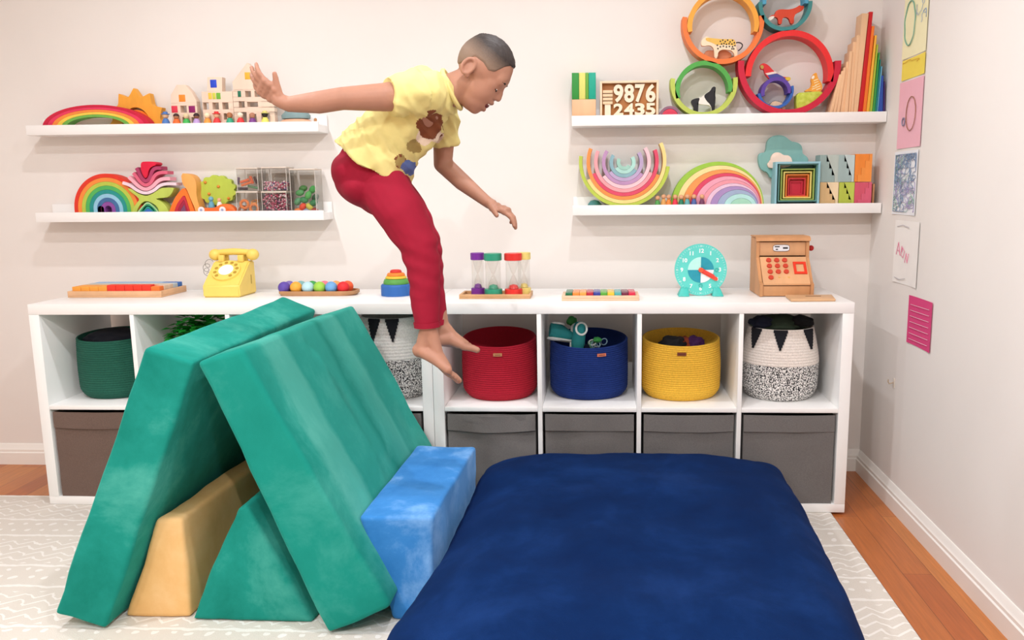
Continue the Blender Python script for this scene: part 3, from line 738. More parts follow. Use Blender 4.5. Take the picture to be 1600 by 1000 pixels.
S6 = 7.144
def B6(pts): return [(1150 + x / S6, 50 + y / S6) for x, y in pts]
animal('toy_parrot', B6([(268, 372), (290, 350), (325, 350), (365, 372), (415, 430), (470, 470), (540, 505), (600, 500), (612, 520), (600, 545), (560, 545), (480, 520), (420, 515), (380, 535), (345, 500), (318, 460), (310, 410), (295, 425), (272, 410)]), Yb - .006, .014, 'd32b30', 'red and blue parrot figure perched on the purple arch', [
    ('blue_wing', [B6([(345, 475), (440, 455), (540, 505), (560, 540), (480, 520), (420, 512), (382, 530)])], '4a4f9c', 1), ('yellow_tail', [B6([(545, 510), (600, 500), (612, 522), (600, 545), (560, 540)])], 'd8b93c', 1),
    ('pale_band', [B6([(325, 462), (440, 440), (455, 462), (350, 482)])], 'e9d9d0', 0), ('beak', [B6([(268, 378), (290, 368), (312, 385), (300, 418), (275, 408)])], 'b09a4a', 1)])
animal('toy_tiger', B6([(765, 660), (790, 640), (830, 630), (850, 590), (838, 540), (845, 510), (860, 480), (885, 452), (905, 458), (908, 490), (925, 530), (955, 570), (965, 610), (955, 670), (880, 672), (820, 660), (780, 668)]), Yb - .01, .016, 'eba03a', 'orange striped tiger figure sitting on the lime block', [
    ('stripes', [B6([(x, y), (x + 50, y - 18), (x + 52, y - 10), (x + 4, y + 10)]) for x, y in [(865, 540), (870, 565), (880, 590), (890, 615), (895, 640), (850, 610), (845, 635)]], 'f6e3b0', 0), ('face', [B6([(838, 515), (862, 480), (880, 500), (860, 530)])], 'f3ead8', 1)])
q = P2(B6([(675, 680), (800, 672), (955, 660), (970, 690), (960, 760), (870, 830), (790, 895), (690, 895), (672, 800)]), Yb - .01)
tag(link_mesh('wooden_rock', prism(NB(), smooth_pts(q, 1), Yb - .012, Yb + .03, .002), suede('c3cf55', 'aebd45', 'd7de74', 60)), 'lime green wooden rock under the tiger', 'toy block')
tp('wooden_snail', B6([(350, 868), (370, 830), (395, 790), (430, 770), (480, 780), (530, 800), (555, 850), (530, 880), (480, 885), (430, 872)]), Yb, .02, [toy('d9b89a')], 'beige hedgehog-like figure lying in the small blue ring', 'toy animal', sm=2)
bm = NB()
for i in range(14):
    a = PI * (.12 + .8 * i / 13); w = W(1150 + (450 - 88 * math.cos(a)) / S6, 50 + (855 - 75 * math.sin(a)) / S6, Yb + .01); w2 = W(1150 + (450 - 105 * math.cos(a)) / S6, 50 + (855 - 92 * math.sin(a)) / S6, Yb + .01)
    cone(bm, w, w2, .0016, .0004, 6)
link_mesh('spines', bm, toy('2c2620'), bpy.data.objects['wooden_snail']); bpy.data.objects['wooden_snail'].name = 'toy_hedgehog'
# leaning boards at the right end
D8 = 5.557
def D(x, y): return (1290 + x / D8, 10 + y / D8)
def leaning(xb0, xb1, xt0, xt1, yt, h, label, grp, Y=.0895, depth=.07, nat=False):
    Y += .0035 * (int(xb0 / 9) % 3)
    a = W(*D(xb0, 905), Y); b = W(*D(xb1, 905), Y); c = W(*D(xt1, yt), Y); d = W(*D(xt0, yt), Y)
    k = (c.z - FZ) / (c.z - a.z)
    pa = d.x + (a.x - d.x) * k; pb = c.x + (b.x - c.x) * k
    tag(link_mesh('wooden_board', prism(NB(), [(pa, FZ), (pb - .0012, FZ), (c.x - .0012, c.z), (d.x, d.z)], Y, Y + depth, .0008), wood('e5bb93', .14) if nat else toy(h)), label, 'toy board', grp)
gN, gC = 'plain wooden boards leaning on the right ledge end', 'rainbow boards leaning on the right ledge end'
nats = [(38, 70, 120, 140, 590, 'shortest plain board, leftmost of the leaning boards'), (70, 98, 140, 160, 560, 'plain board just right of the shortest leaning board'), (98, 128, 160, 182, 530, 'third plain leaning board with its pale edge'), (128, 165, 182, 210, 480, 'fourth plain leaning board'),
        (165, 198, 212, 238, 390, 'fifth plain leaning board, brighter front edge'), (198, 222, 240, 272, 310, 'sixth plain leaning board'), (222, 246, 274, 306, 250, 'seventh plain leaning board beside a dark gap'), (246, 284, 318, 378, 60, 'tallest plain leaning board, beside the red one')]
for xb0, xb1, xt0, xt1, yt, lab in nats: leaning(xb0, xb1, xt0, xt1, yt, '', lab, gN, nat=True)
for xb0, xb1, xt0, xt1, yt, h, lab in [(284, 326, 382, 416, 46, 'c81b22', 'tall bright red leaning board beside the tallest plain board'), (326, 356, 404, 430, 170, 'ef7a2a', 'orange leaning board just right of the red one'), (356, 384, 430, 450, 250, 'f0b43c', 'yellow board leaning right of the orange one'), (384, 408, 446, 462, 330, 'a9bd3e', 'yellow-green board leaning among the rainbow boards'), (408, 432, 462, 476, 400, '3a9a4a', 'green board leaning among the rainbow boards'),
                                     (432, 446, 476, 484, 460, '1f8f86', 'turquoise board leaning among the rainbow boards'), (446, 460, 484, 496, 520, '6cb8d8', 'light blue board leaning among the rainbow boards'), (460, 500, 490, 506, 600, '2b4fa8', 'dark blue board leaning among the rainbow boards'), (500, 519, 508, 519, 655, '4b2a6b', 'purple leaning board, rightmost')]:
    leaning(xb0, xb1, xt0, xt1, yt, h, lab, gC)

# ---- lower right ledge
FZ = FLR
arcs = [('b7c94e', (904, 250), (1047, 268), 71), ('f1d98c', (915.6, 287), (1035.6, 230), 65), ('f0914a', (919, 236), (1030, 279), 59), ('d94a66', (925, 277.5), (1026, 240.6), 53.2), ('eba0a6', (930, 240), (1018, 276), 47.2),
        ('f0c4cc', (941, 286), (1007.5, 231), 41), ('b98fb8', (944, 242), (1005, 280), 35), ('b7a3c6', (951, 281), (1001, 241), 29.2), ('86aeb8', (960, 242.5), (990, 280), 23.2), ('a9d6cc', (962.5, 277.5), (984, 242), 17.4), ('9ccabb', (965, 249), (985, 271), 12)]
nm = ['lime green outermost', 'pale yellow', 'orange', 'raspberry red', 'salmon pink', 'pale pink', 'mauve', 'lilac', 'grey blue', 'mint', 'innermost pale green']
s = SC(975, 300, YF); cxw = W(975.5, 300, YF).x; zb = FZ
for i, (h, l, r, R) in enumerate(arcs):
    tilt = math.degrees(math.asin(max(-.55, min(.55, (r[1] - l[1]) / 2 / R * 1.0))))
    ro = R * s; ri = (R - 5.4) * s
    tag(link_mesh('pastel_arch', arc(NB(), cxw, zb + ro, ro, ri, 180 - tilt, 360 - tilt, YF, YF + .065, 44), toy(h)), nm[i] + ' arch in the upturned nest of pastel arches', 'toy arch', 'upturned pastel arches')
    zb += 5.75 * s
def nested(lefts, rights, tops, cols, labs, Y, depth, grp, base):
    fzp = base
    for i in range(len(lefts)):
        def el(L, Rr, T):
            a = W(L, 318, Y); b = W(Rr, 318, Y); t_ = W((L + Rr) / 2, T, Y)
            return (a.x + b.x) / 2, (b.x - a.x) / 2, t_.z - fzp
        cx, ax, bz = el(lefts[i], rights[i], tops[i])
        n = 44; A = [PI * k / n for k in range(n + 1)]
        outer = [(cx + ax * math.cos(a), fzp + bz * math.sin(a)) for a in A]
        if i + 1 < len(lefts):
            c2, a2, b2 = el(lefts[i + 1], rights[i + 1], tops[i + 1]); a2 += .0008; b2 += .0008
            inner = [(c2 + a2 * math.cos(a), fzp + b2 * math.sin(a)) for a in A]
            inner = [(min(x, X - .0006) if A[k] < PI / 2 and k < 3 else x, z) for k, ((x, z), (X, _)) in enumerate(zip(inner, outer))]
            bm = strip(NB(), inner, outer, Y, Y + depth); nm_ = 'pastel_arch'
        else: bm = prism(NB(), outer, Y, Y + depth, .001); nm_ = 'pastel_half_disc'
        tag(link_mesh(nm_, bm, toy(cols[i])), labs[i], 'toy arch', grp)
nested([1048.6, 1057, 1066, 1078, 1085.5, 1096, 1103, 1110, 1121, 1131.5, 1141], [1193.5, 1192, 1190.5, 1189, 1188, 1187, 1186, 1185, 1183.5, 1181.5, 1175], [252.5, 258.5, 265, 270.5, 275.5, 281, 286.5, 291, 296.5, 303, 310],
       ['9cc944', 'f1df9c', 'f19a55', 'dc4666', 'eea3b8', 'ec9aa8', 'e6c3da', 'a98dc0', '9fb0cc', 'b3e0dc', 'a8d9c0'],
       [c + ' arch of the big pastel rainbow' for c in ('outermost green', 'cream', 'orange', 'raspberry', 'pink', 'rose', 'very pale pink', 'lilac', 'grey-blue', 'pale aqua')] + ['mint half disc at the heart of the big pastel rainbow'], .125, .05, 'arches of the big pastel rainbow', FZ)
# peg dolls
def peg_doll(px, ytop, h, head, label, grp, Y, fz, ww=6.2, hat=None, hair=None):
    c = W(px, ytop, Y); s = SC(px, ytop, Y); x = c.x; H = c.z - fz; r = ww * s
    t = thing('peg_doll', (x, Y, fz), label, 'peg doll', grp)
    hr = min(r * .78, H * .22); nz = H - 2 * hr
    link_mesh('body', lathe(NB(), x, Y, [(0, fz), (r, fz), (r * 1.0, fz + nz * .15), (r * .82, fz + nz * .6), (r * .5, fz + nz * .98), (0, fz + nz)], 20), toy(h), t)
    link_mesh('head', ball(NB(), (x, Y, fz + nz + hr * .9), hr, 3), toy(head), t)
    if hair:
        bm = NB(); lathe(bm, x, Y, [(hr * 1.06 * math.sin(a), fz + nz + hr * .95 + hr * 1.06 * math.cos(a)) for a in [PI / 2 * 1.05 * i / 8 for i in range(9)]], 20); link_mesh('hair', bm, toy(hair), t)
    if hat:
        z = fz + nz + hr * 1.3; link_mesh('hat', lathe(NB(), x, Y, [(0, z), (hr * 1.35, z), (hr * 1.35, z + hr * .2), (hr * .8, z + hr * .3), (hr * .72, z + hr * .85), (0, z + hr * .95)], 20), toy(hat), t)
    return t
gp = 'peg dolls before the big pastel rainbow'
for px, yt, h, lab in [(1027.5, 305, '4f9a4e', 'green peg doll, leftmost before the big pastel rainbow'), (1037, 303, 'd9a05a', 'yellow-brown peg doll beside the green one'), (1045, 303.5, 'e2873a', 'orange peg doll right of the yellow-brown one'), (1055, 303.5, 'e0324a', 'red peg doll before the big pastel rainbow'),
                      (1064.5, 304, '1f7a5c', 'dark green peg doll before the big pastel rainbow'), (1074, 303, '5fa7ac', 'grey-teal peg doll before the big pastel rainbow'), (1084.5, 303, '4a63a0', 'blue peg doll before the big pastel rainbow'), (1097, 303, '6e3a5c', 'plum peg doll, rightmost before the big pastel rainbow')]:
    peg_doll(px, yt, h, 'd9a27c', lab, gp, .108, FZ, 4.9)
# small teal dome under the nest
w = W(929, 320, .165); tag(link_mesh('wooden_dome', lathe(NB(), w.x, .165, [(0, FZ), (.028, FZ), (.026, FZ + .012), (.016, FZ + .025), (0, FZ + .029)], 24), toy('4e8f92')), 'small teal dome behind the upturned arches at the left', 'toy block')
# clouds
C3 = 6.895
def c3(pts): return [(1170 + x / C3, 200 + y / C3) for x, y in pts]
tp('wooden_cloud', c3([(100, 330), (110, 280), (150, 262), (185, 268), (190, 200), (200, 140), (240, 95), (300, 75), (370, 80), (420, 110), (445, 145), (500, 150), (555, 170), (580, 215), (570, 280), (620, 300), (650, 345), (620, 380), (560, 520), (230, 560), (210, 470), (160, 470), (115, 420)]), .158, .022, [toy('7fb3ae')], 'large grey-teal wooden cloud behind the nested boxes', 'toy cloud', sm=2, floor=FZ)
tp('wooden_cloud', c3([(200, 405), (205, 375), (235, 360), (240, 310), (265, 272), (310, 258), (355, 275), (375, 300), (420, 290), (455, 315), (468, 350), (465, 420), (230, 440)]), .142, .014, [toy('f0d9c8')], 'small cream wooden cloud before the grey-teal cloud', 'toy cloud', sm=2)
# nested boxes, open to the room
bxs = [('8fbfcb', 290, 755, 365, 830, '7fb3c4'), ('5c8f86', 325, 728, 385, 790, ''), ('9db45a', 350, 700, 440, 775, ''), ('e9d77a', 378, 668, 470, 755, ''), ('e8853a', 403, 640, 500, 745, ''), ('c9353c', 425, 605, 540, 733, ''), ('c1223a', 443, 575, 575, 715, '')]
lb = ['pale blue outermost', 'dark teal', 'olive green', 'light yellow', 'orange', 'brick red', 'innermost crimson']
dep = [.072, .066, .06, .052, .044, .036, .028]
for i, (h, a, b, c, d, _) in enumerate(bxs):
    Y = .0892 + .0065 * i
    A_ = W(1170 + a / C3, 200 + c / C3, Y); B_ = W(1170 + b / C3, 200 + d / C3, Y); x0, x1, z1, z0 = A_.x, B_.x, A_.z, B_.z
    if i == 0: z0 = FZ; 
    th = .0042 if i else .0075; Yb_ = .158 - .0035 * i
    if i == 0: o0 = (x0, x1, z0, z1)
    t = thing('nesting_box', ((x0 + x1) / 2, Y, z0), lb[i] + ' square nesting box on the lower right ledge', 'toy box', 'square nesting boxes')
    m = toy(h)
    if i: x0, x1, z0, z1 = max(x0, pv[0] + .0003), min(x1, pv[1] - .0003), max(z0, pv[2] + .0003), min(z1, pv[3] - .0003)
    link_mesh('frame', strip(NB(), [(x0 + th, z0 + th), (x1 - th, z0 + th), (x1 - th, z1 - th), (x0 + th, z1 - th), (x0 + th, z0 + th)], [(x0, z0), (x1, z0), (x1, z1), (x0, z1), (x0, z0)], Y, Yb_), m, t, 20)
    link_mesh('bottom_panel', box(NB(), x0 + th, x1 - th, Yb_ - .003, Yb_ - .0002, z0 + th, z1 - th), m, t)
    pv = (x0 + th, x1 - th, z0 + th, z1 - th)
# stepped blocks
def stepped(xa, xb, ya, yb, h1, h2, labs, Y=.10, floor=None, flip=False, steps=4):
    A_ = W(1170 + xa / C3, 200 + ya / C3, Y); B_ = W(1170 + xb / C3, 200 + yb / C3, Y); x0, x1, z1, z0 = A_.x, B_.x, A_.z, (floor if floor is not None else B_.z)
    zig = []
    for k in range(steps):
        u = (.18 + .62 * k / (steps - 1)) if flip else (.36 + .46 * k / (steps - 1))
        if flip: u = 1 - u
        z = z1 - (z1 - z0) * k / steps; zz = z1 - (z1 - z0) * (k + 1) / steps
        zig += [(x0 + (x1 - x0) * u, z), (x0 + (x1 - x0) * u, zz)]
    g = .0005
    left = [(x0, z0), (x0, z1)] + [(x - g, z) for x, z in zig]; right = [(x1, z1), (x1, z0)] + [(x + g, z) for x, z in zig[::-1]]
    left = left[::-1]
    for pts, h, lab in ((left, h1, labs[0]), (right, h2, labs[1])):
        bm = NB(); a = [bm.verts.new((x, Y, z)) for x, z in pts]; b = [bm.verts.new((x, Y + .07, z)) for x, z in pts]; n = len(pts)
        f1 = bm.faces.new(a); f2 = bm.faces.new(b[::-1])
        for i in range(n): bm.faces.new((a[i], b[i], b[(i + 1) % n], a[(i + 1) % n]))
        bmesh.ops.triangulate(bm, faces=[f1, f2])
        tag(link_mesh('stepped_block', bm, toy(h) if h[0] != '#' else wood(h[1:]), smooth=10), lab, 'toy block', 'stepped wooden blocks')
    return z1
zt = stepped(770, 965, 585, 820, '#c9a878', '#e3cda8', ('plain stepped block, bottom row at the left, darker half', 'plain stepped block, bottom row at the left, paler half'), floor=FZ)
stepped(970, 1130, 585, 820, 'b4c24a', 'bccb55', ('lime stepped block, bottom row middle, left half', 'lime stepped block, bottom row middle, right half'), floor=FZ)
stepped(1145, 1315, 585, 820, 'd2566c', 'd8607a', ('rose stepped block, bottom row right, left half', 'rose stepped block, bottom row right, right half'), floor=FZ, flip=True)
zt += .0005
stepped(770, 958, 290, 578, '92a8a4', 'b4c0b8', ('grey-green stepped block, top row at the left, darker half', 'grey-green stepped block, top row at the left, paler half'), floor=zt)
stepped(970, 1135, 290, 578, 'a0b6b4', 'bfd0cf', ('pale grey stepped block, top row middle, left half', 'pale grey stepped block, top row middle, right half'), floor=zt)
stepped(1145, 1318, 280, 578, 'ee8a35', 'f29644', ('orange stepped block, top row right, left half', 'orange stepped block, top row right, right half'), floor=zt, flip=True)
x0 = W(1170 + 1325 / C3, 300, .12).x
tag(link_mesh('wooden_board', box(NB(), x0, x0 + .007, .11, .178, FZ, W(1360, 200 + 600 / C3, .12).z, .001), wood('b98a60')), 'thin brown board beside the rose stepped block', 'toy board')

# ---- upper left ledge
FZ = FUL; L1 = 4.4444
def l1(pts): return [(165 + x / L1, 80 + y / L1) for x, y in pts]
# sun
Y = .15; c = W(214, 198, Y); s = SC(214, 198, Y); outer = []; cz = FZ
n = 192; R0 = (c.z - FZ)
for i in range(n + 1):
    a = PI * i / n; r = (41.5 + 10 * (1 - abs(math.sin(a * 6))) ** .9) * s; outer.append((c.x + r * .93 * math.cos(a), FZ + r * 1.13 * math.sin(a)))
inner = [(c.x + 23 * s * math.cos(PI * i / n), FZ + 30 * s * math.sin(PI * i / n)) for i in range(n + 1)]
tag(link_mesh('wooden_sun', strip(NB(), inner, outer, Y, Y + .03), toy('eda63a')), 'golden wooden half sun with pointed rays on the upper left ledge', 'toy sun')
half = [(c.x + 3 * s + 20.5 * s * math.cos(PI * i / 40), FZ + 26 * s * math.sin(PI * i / 40)) for i in range(41)]
tag(link_mesh('wooden_half_disc', prism(NB(), half, Y - .008, Y + .022, .001), toy('ee7d22')), 'orange half disc inside the golden sun', 'toy block')
# flat rainbow, mostly left of the picture
def ellipse_set(cx, a0, b0, da, db, cols, labs, Y, depth, grp, name='rainbow_arch', leg=0, fz=None):
    w = W(cx, 200, Y); s = SC(cx, 200, Y)
    for i, h in enumerate(cols):
        n = 48; A = [PI * k / n for k in range(n + 1)]; a, b = (a0 - i * da) * s, (b0 - i * db) * s; a2, b2 = (a0 - (i + 1) * da) * s + .0006, (b0 - (i + 1) * db) * s + .0006
        o = [(w.x + a * math.cos(t), fz + leg + b * math.sin(t)) for t in A]; q = [(w.x + a2 * math.cos(t), fz + leg + b2 * math.sin(t)) for t in A]
        if leg: o = [(o[0][0], fz)] + o + [(o[-1][0], fz)]; q = [(q[0][0], fz)] + q + [(q[-1][0], fz)]
        tag(link_mesh(name, strip(NB(), q, o, Y, Y + depth), toy(h)), labs[i], 'toy arch', grp)
ellipse_set(150, 84, 33, 7.5, 3.6, ['c9183c', 'e0355a', 'ee8a3c', 'edc84c', '6fae4a'], [c_ + ' arch of the low rainbow at the left end of the upper ledge' for c_ in ('crimson', 'pink', 'orange', 'yellow', 'green')], .098, .045, 'arches of the low rainbow', fz=FZ)
HW = wood('ecd2bd', .07)
def frame_house(name, x0, x1, zs, holes, roof, blocks, label, Y=.115, depth=.03):
    """wall built around its openings; zs: (z0, z1) pixel rows; holes: pixel rects; blocks: coloured window blocks"""
    t = thing(name, (W((x0 + x1) / 2, 180, Y).x, Y + depth / 2, FZ), label, 'toy house', 'wooden toy houses')
    xs = sorted({x0, x1, *[h[0] for h in holes], *[h[1] for h in holes]}); ys = sorted({zs[0], zs[1], *[h[2] for h in holes], *[h[3] for h in holes]})
    bm = NB(); cy = (x0 + x1) / 2
    for xa, xb in zip(xs, xs[1:]):
        for ya, yb in zip(ys, ys[1:]):
            mx, my = (xa + xb) / 2, (ya + yb) / 2
            if any(h[0] <= mx <= h[1] and h[2] <= my <= h[3] for h in holes): continue
            a = W(xa, ya, Y); b = W(xb, yb, Y); z0 = FZ if yb >= zs[1] else b.z
            box(bm, W(xa, 160, Y).x, W(xb, 160, Y).x, Y, Y + depth, z0, W(cy, ya, Y).z)
    bmesh.ops.remove_doubles(bm, verts=bm.verts, dist=1e-5)
    link_mesh('wall', bm, HW, t, 20)
    if roof: 
        q = P2(roof, Y); zt_ = W(cy, zs[0], Y).z; q = [(x, max(z, zt_)) for x, z in q]
        link_mesh('gable', prism(NB(), q, Y, Y + depth), HW, t, 20)
    for (a, b, c_, d, h) in blocks:
        A_ = W(a, c_, Y); B_ = W(b, d, Y)
        link_mesh('window_block', box(NB(), A_.x, B_.x, Y - .0012, Y + depth - .004, B_.z, A_.z, .0015), toy(h), t)
    return t
frame_house('toy_house', 267, 307, (161, 196), [(281, 291, 165, 176), (270, 276, 183, 196), (283, 289, 183, 196), (297, 303, 183, 196)], [(267, 161), (267, 148), (276, 132.5), (289, 132.5), (299, 143), (307, 158), (307, 161)],
            [(279, 290, 148, 159, 'ee8a2a'), (267.5, 278, 165.5, 176, 'd8344a'), (294.5, 305.5, 165.5, 176, '8a1560')], 'small pale wooden toy house with orange, red and purple windows')
frame_house('toy_tower', 316, 364, (143, 196), [(317, 326, 160, 171), (331.5, 341.5, 160, 171), (347, 356.5, 160, 171), (348, 353, 177, 187), (319, 325, 180, 196)], [(324, 143), (324, 120.5), (347, 120.5), (347, 143)],
            [(328, 339, 124.5, 137, '2348c9'), (325, 331.5, 145, 155, 'ecc04a'), (331.5, 337.5, 145, 155, 'c9c94a'), (337.5, 345, 145, 155, '6fae3a')], 'stepped wooden toy tower with a blue window block on top')
frame_house('toy_house', 364.5, 428, (140, 196), [(384, 393, 142, 151.5), (398.5, 408, 142, 151.5), (373, 382, 158, 168), (386, 403, 159, 167), (374, 384, 175, 196), (388, 399, 178, 196), (407, 420, 176, 196)], [(364.5, 140), (363, 128), (386, 98), (407, 117), (422, 130), (428, 140)],
            [(382, 393, 113, 124, 'e0b03a'), (371, 377, 142, 151.5, '1f6e52')], 'tallest pale wooden toy house with a yellow gable window')
gd = 'peg dolls before the toy houses'
for px, yt, h, head, lab, hat, hair in [(258, 175.5, '4a78b8', 'd9b08c', 'blue peg doll with a blue hat, leftmost before the toy houses', '4a78b8', None), (275, 177, 'ee6a2c', 'b9805c', 'orange peg doll with dark hair under the red window', None, '3a1f1a'),
        (290.5, 177, '3fae52', 'e0c09a', 'green peg doll with pale hair before the small house', None, 'd9c9a0'), (306.5, 176.5, 'b79ad0', '8a5a44', 'lilac peg doll with dark hair', None, '2f1a1c'), (323.5, 176, 'ee9a44', 'f0d8b0', 'light orange peg doll with a cream head', None, 'f3e2c0'),
        (338, 175, 'dd3a3c', 'e3b08c', 'red peg doll wearing a red brimmed hat', 'd92a2e', None), (358.5, 175.5, '36a07c', 'b8784e', 'teal green peg doll with brown hair', None, 'a86a44'), (375, 175.5, 'e8393c', 'f0dcc0', 'red peg doll with a cream bonnet under the tall house', None, 'f0e2cc'),
        (394, 176, '7a3f8a', 'c08a6c', 'purple peg doll before the tall house', None, 'b07a60'), (413.5, 174, 'e6df6a', '2a2620', 'pale yellow peg doll with black hair and yellow hat', 'd9d27a', '221f1c')]:
    peg_doll(px, yt, h, head, lab, gd, .098, FZ, 6.4, hat, hair)
w = W(463, 190, .13); s = SC(463, 190, .13)
tag(link_mesh('wooden_dome', lathe(NB(), w.x, .13, [(0, FZ), (27 * s, FZ), (25 * s, FZ + .012), (19 * s, FZ + .0215), (0, FZ + .0235)], 36, sy=.6), toy('e9b596')), 'peach coloured low dome at the end of the upper left ledge', 'toy block')
zt = FZ + .0238
tag(link_mesh('wooden_hat_block', lathe(NB(), w.x, .13, [(0, zt), (22 * s, zt), (22.5 * s, zt + .012), (20 * s, zt + .02), (17 * s, zt + .026), (16 * s, zt + .034), (0, zt + .036)], 36, sy=.6), toy('7f9a9c')), 'grey-teal hat shaped block on the peach dome', 'toy block')
w = W(501, 197, .10); tag(link_mesh('wooden_peg', lathe(NB(), W(493, 190, .12).x, .12, [(0, FZ), (.006, FZ), (.006, FZ + .022), (0, FZ + .026)], 14), wood('b98355')), 'tiny brown wooden peg at the right end of the upper left ledge', 'toy block')

# ---- lower left ledge
FZ = FLL; G8 = 7.805
def g8(pts): return [(165 + x / G8, 235 + y / G8) for x, y in pts]
s = SC(157, 320, .10)
ellipse_set(157, 54, 54, 6.1, 6.1, ['dc3522', 'ee8a3c', 'b4c44a', '4fae5a', '1f8f8a', '8fc3dc', '3f6a9a', '8a4a9a'], [c_ + ' arch of the bright rainbow at the left end of the lower ledge' for c_ in ('red', 'orange', 'yellow-green', 'green', 'teal', 'light blue', 'dark blue', 'violet')], .12, .045, 'arches of the bright rainbow', leg=W(157, 327, .12).z - FZ, fz=FZ)
w = W(157, 320, .12); s = SC(157, 320, .12); lg = W(157, 327, .12).z - FZ
hd = [(w.x + 5 * s * math.cos(PI * i / 30), FZ + lg + 5 * s * math.sin(PI * i / 30)) for i in range(31)]; hd = [(hd[0][0], FZ)] + hd + [(hd[-1][0], FZ)]
tag(link_mesh('wooden_core', prism(NB(), hd, .12, .165), toy('c2447c')), 'pink core of the bright rainbow', 'toy block')
def band(pts, wd, Y, depth, h, label, grp, name='wooden_petal', ends=1):
    P = smooth_pts(P2(g8(pts), Y), 3, False); s = SC(230, 300, Y) / G8 * wd / 2
    inn, out = [], []
    for i, p in enumerate(P):
        a = P[max(i - 1, 0)]; b = P[min(i + 1, len(P) - 1)]; dx, dz = b[0] - a[0], b[1] - a[1]; L = math.hypot(dx, dz); nx, nz = -dz / L, dx / L
        out.append((p[0] + nx * s, p[1] + nz * s)); inn.append((p[0] - nx * s, p[1] - nz * s))
    return tag(link_mesh(name, strip(NB(), inn, out, Y, Y + depth), toy(h)), label, 'toy petal', grp)
gf = 'stacked petals of the wooden flower'
Yf = .108
tp('wooden_petal', g8([(425, 170), (440, 138), (500, 135), (590, 137), (622, 160), (600, 190), (545, 200), (520, 245), (512, 315), (482, 345), (452, 305), (430, 230)]), Yf, .05, [toy('d9143c')], 'crimson innermost petal on top of the wooden flower', 'toy petal', gf, sm=1)
band([(372, 215), (400, 260), (430, 330), (488, 385), (540, 340), (565, 250), (600, 215), (675, 215)], 40, Yf, .05, 'a83a62', 'dark rose petal below the crimson one', gf)
band([(335, 275), (375, 320), (420, 385), (485, 432), (555, 395), (590, 310), (650, 268), (752, 270)], 38, Yf, .05, 'd8607c', 'rose pink petal in the middle of the wooden flower', gf)
band([(280, 325), (330, 370), (400, 440), (485, 482), (570, 445), (630, 375), (690, 345), (785, 345)], 40, Yf, .05, 'f0a9b8', 'light pink petal of the wooden flower', gf)
band([(205, 395), (300, 425), (380, 490), (485, 528), (590, 492), (650, 430), (730, 405), (862, 410)], 34, Yf, .05, 'ead0dc', 'palest pink lowest petal of the wooden flower', gf)
tp('wooden_leaf', g8([(262, 462), (310, 468), (380, 520), (460, 556), (530, 556), (610, 505), (670, 458), (750, 452), (835, 455), (820, 500), (770, 570), (690, 580), (590, 585), (655, 610), (730, 670), (765, 740), (775, 860), (650, 860), (655, 720), (600, 650), (490, 605), (420, 650), (385, 720), (380, 860), (325, 860), (335, 720), (370, 650), (425, 598), (360, 545), (300, 500)]), Yf + .001, .05, [toy('b8c95a')], 'lime green leaf piece carrying the wooden flower', 'toy leaf', sm=1, floor=FZ)
drops = [('a9d49a', 392, 648, 612, 'pale green'), ('2f9a6a', 418, 628, 640, 'emerald'), ('1a8f86', 440, 605, 668, 'turquoise'), ('3b6fc0', 470, 578, 705, 'blue innermost')]
prev = None
for i, (h, a, b, t_, nm_) in enumerate(drops):
    def outl(a, b, t_): return P2(g8([(a, 860), (a + 2, 740), (a + (b - a) * .18, 690 if i < 2 else 730), ((a + b) / 2 - 10, t_), (a + (b - a) * .82, 700 if i < 2 else 735), (b - 2, 750), (b, 860)]), Yf + .001, FZ)
    o = smooth_pts(outl(a, b, t_), 2, False)
    if i < 3:
        a2, b2, t2 = drops[i + 1][1:4]; q = smooth_pts(outl(a2 - 2, b2 + 2, t2 - 3), 2, False); bm = strip(NB(), q, o, Yf + .001, Yf + .05)
    else: bm = prism(NB(), o, Yf + .001, Yf + .05)
    tag(link_mesh('wooden_drop', bm, toy(h)), nm_ + ' drop piece at the foot of the wooden flower', 'toy block', 'drop pieces of the wooden flower')
tp('flame_piece', g8([(915, 278), (1000, 285), (1060, 310), (1100, 380), (1108, 460), (1100, 540), (1130, 640), (1165, 770), (1170, 860), (1112, 860), (1095, 720), (1040, 600), (975, 440), (935, 420)]), .108, .05, [toy('eda85a')], 'light orange outer flame piece curling over at the top', 'toy flame', 'flame pieces', sm=1, floor=FZ)
fls = [('ee7426', 775, 1108, 440, 'orange'), ('c22a3c', 838, 1042, 540, 'crimson'), ('a01f3f', 878, 1012, 600, 'dark crimson'), ('7a4a6a', 915, 985, 655, 'plum innermost')]
for i, (h, a, b, t_, nm_) in enumerate(fls):
    def fo(a, b, t_):
        m_ = 962 if i == 0 else 955
        return smooth_pts(P2(g8([(a, 860), (a, 750), (a + (b - a) * .14, 750 - (750 - t_) * .42), ((a + m_) / 2 + 15, t_ + (750 - t_) * .25), (m_, t_), (m_ + (b - m_) * .35, t_ + (750 - t_) * .35), (m_ + (b - m_) * .85, 745), (b, 860)]), .108, FZ), 2, False)
    o = fo(a, b, t_)
    if i < 3: bm = strip(NB(), fo(fls[i + 1][1] - 2, fls[i + 1][2] + 2, fls[i + 1][3] - 4), o, .108, .158)
    else: bm = prism(NB(), o, .108, .158)
    tag(link_mesh('flame_piece', bm, toy(h)), nm_ + ' piece of the wooden flame', 'toy flame', 'flame pieces')
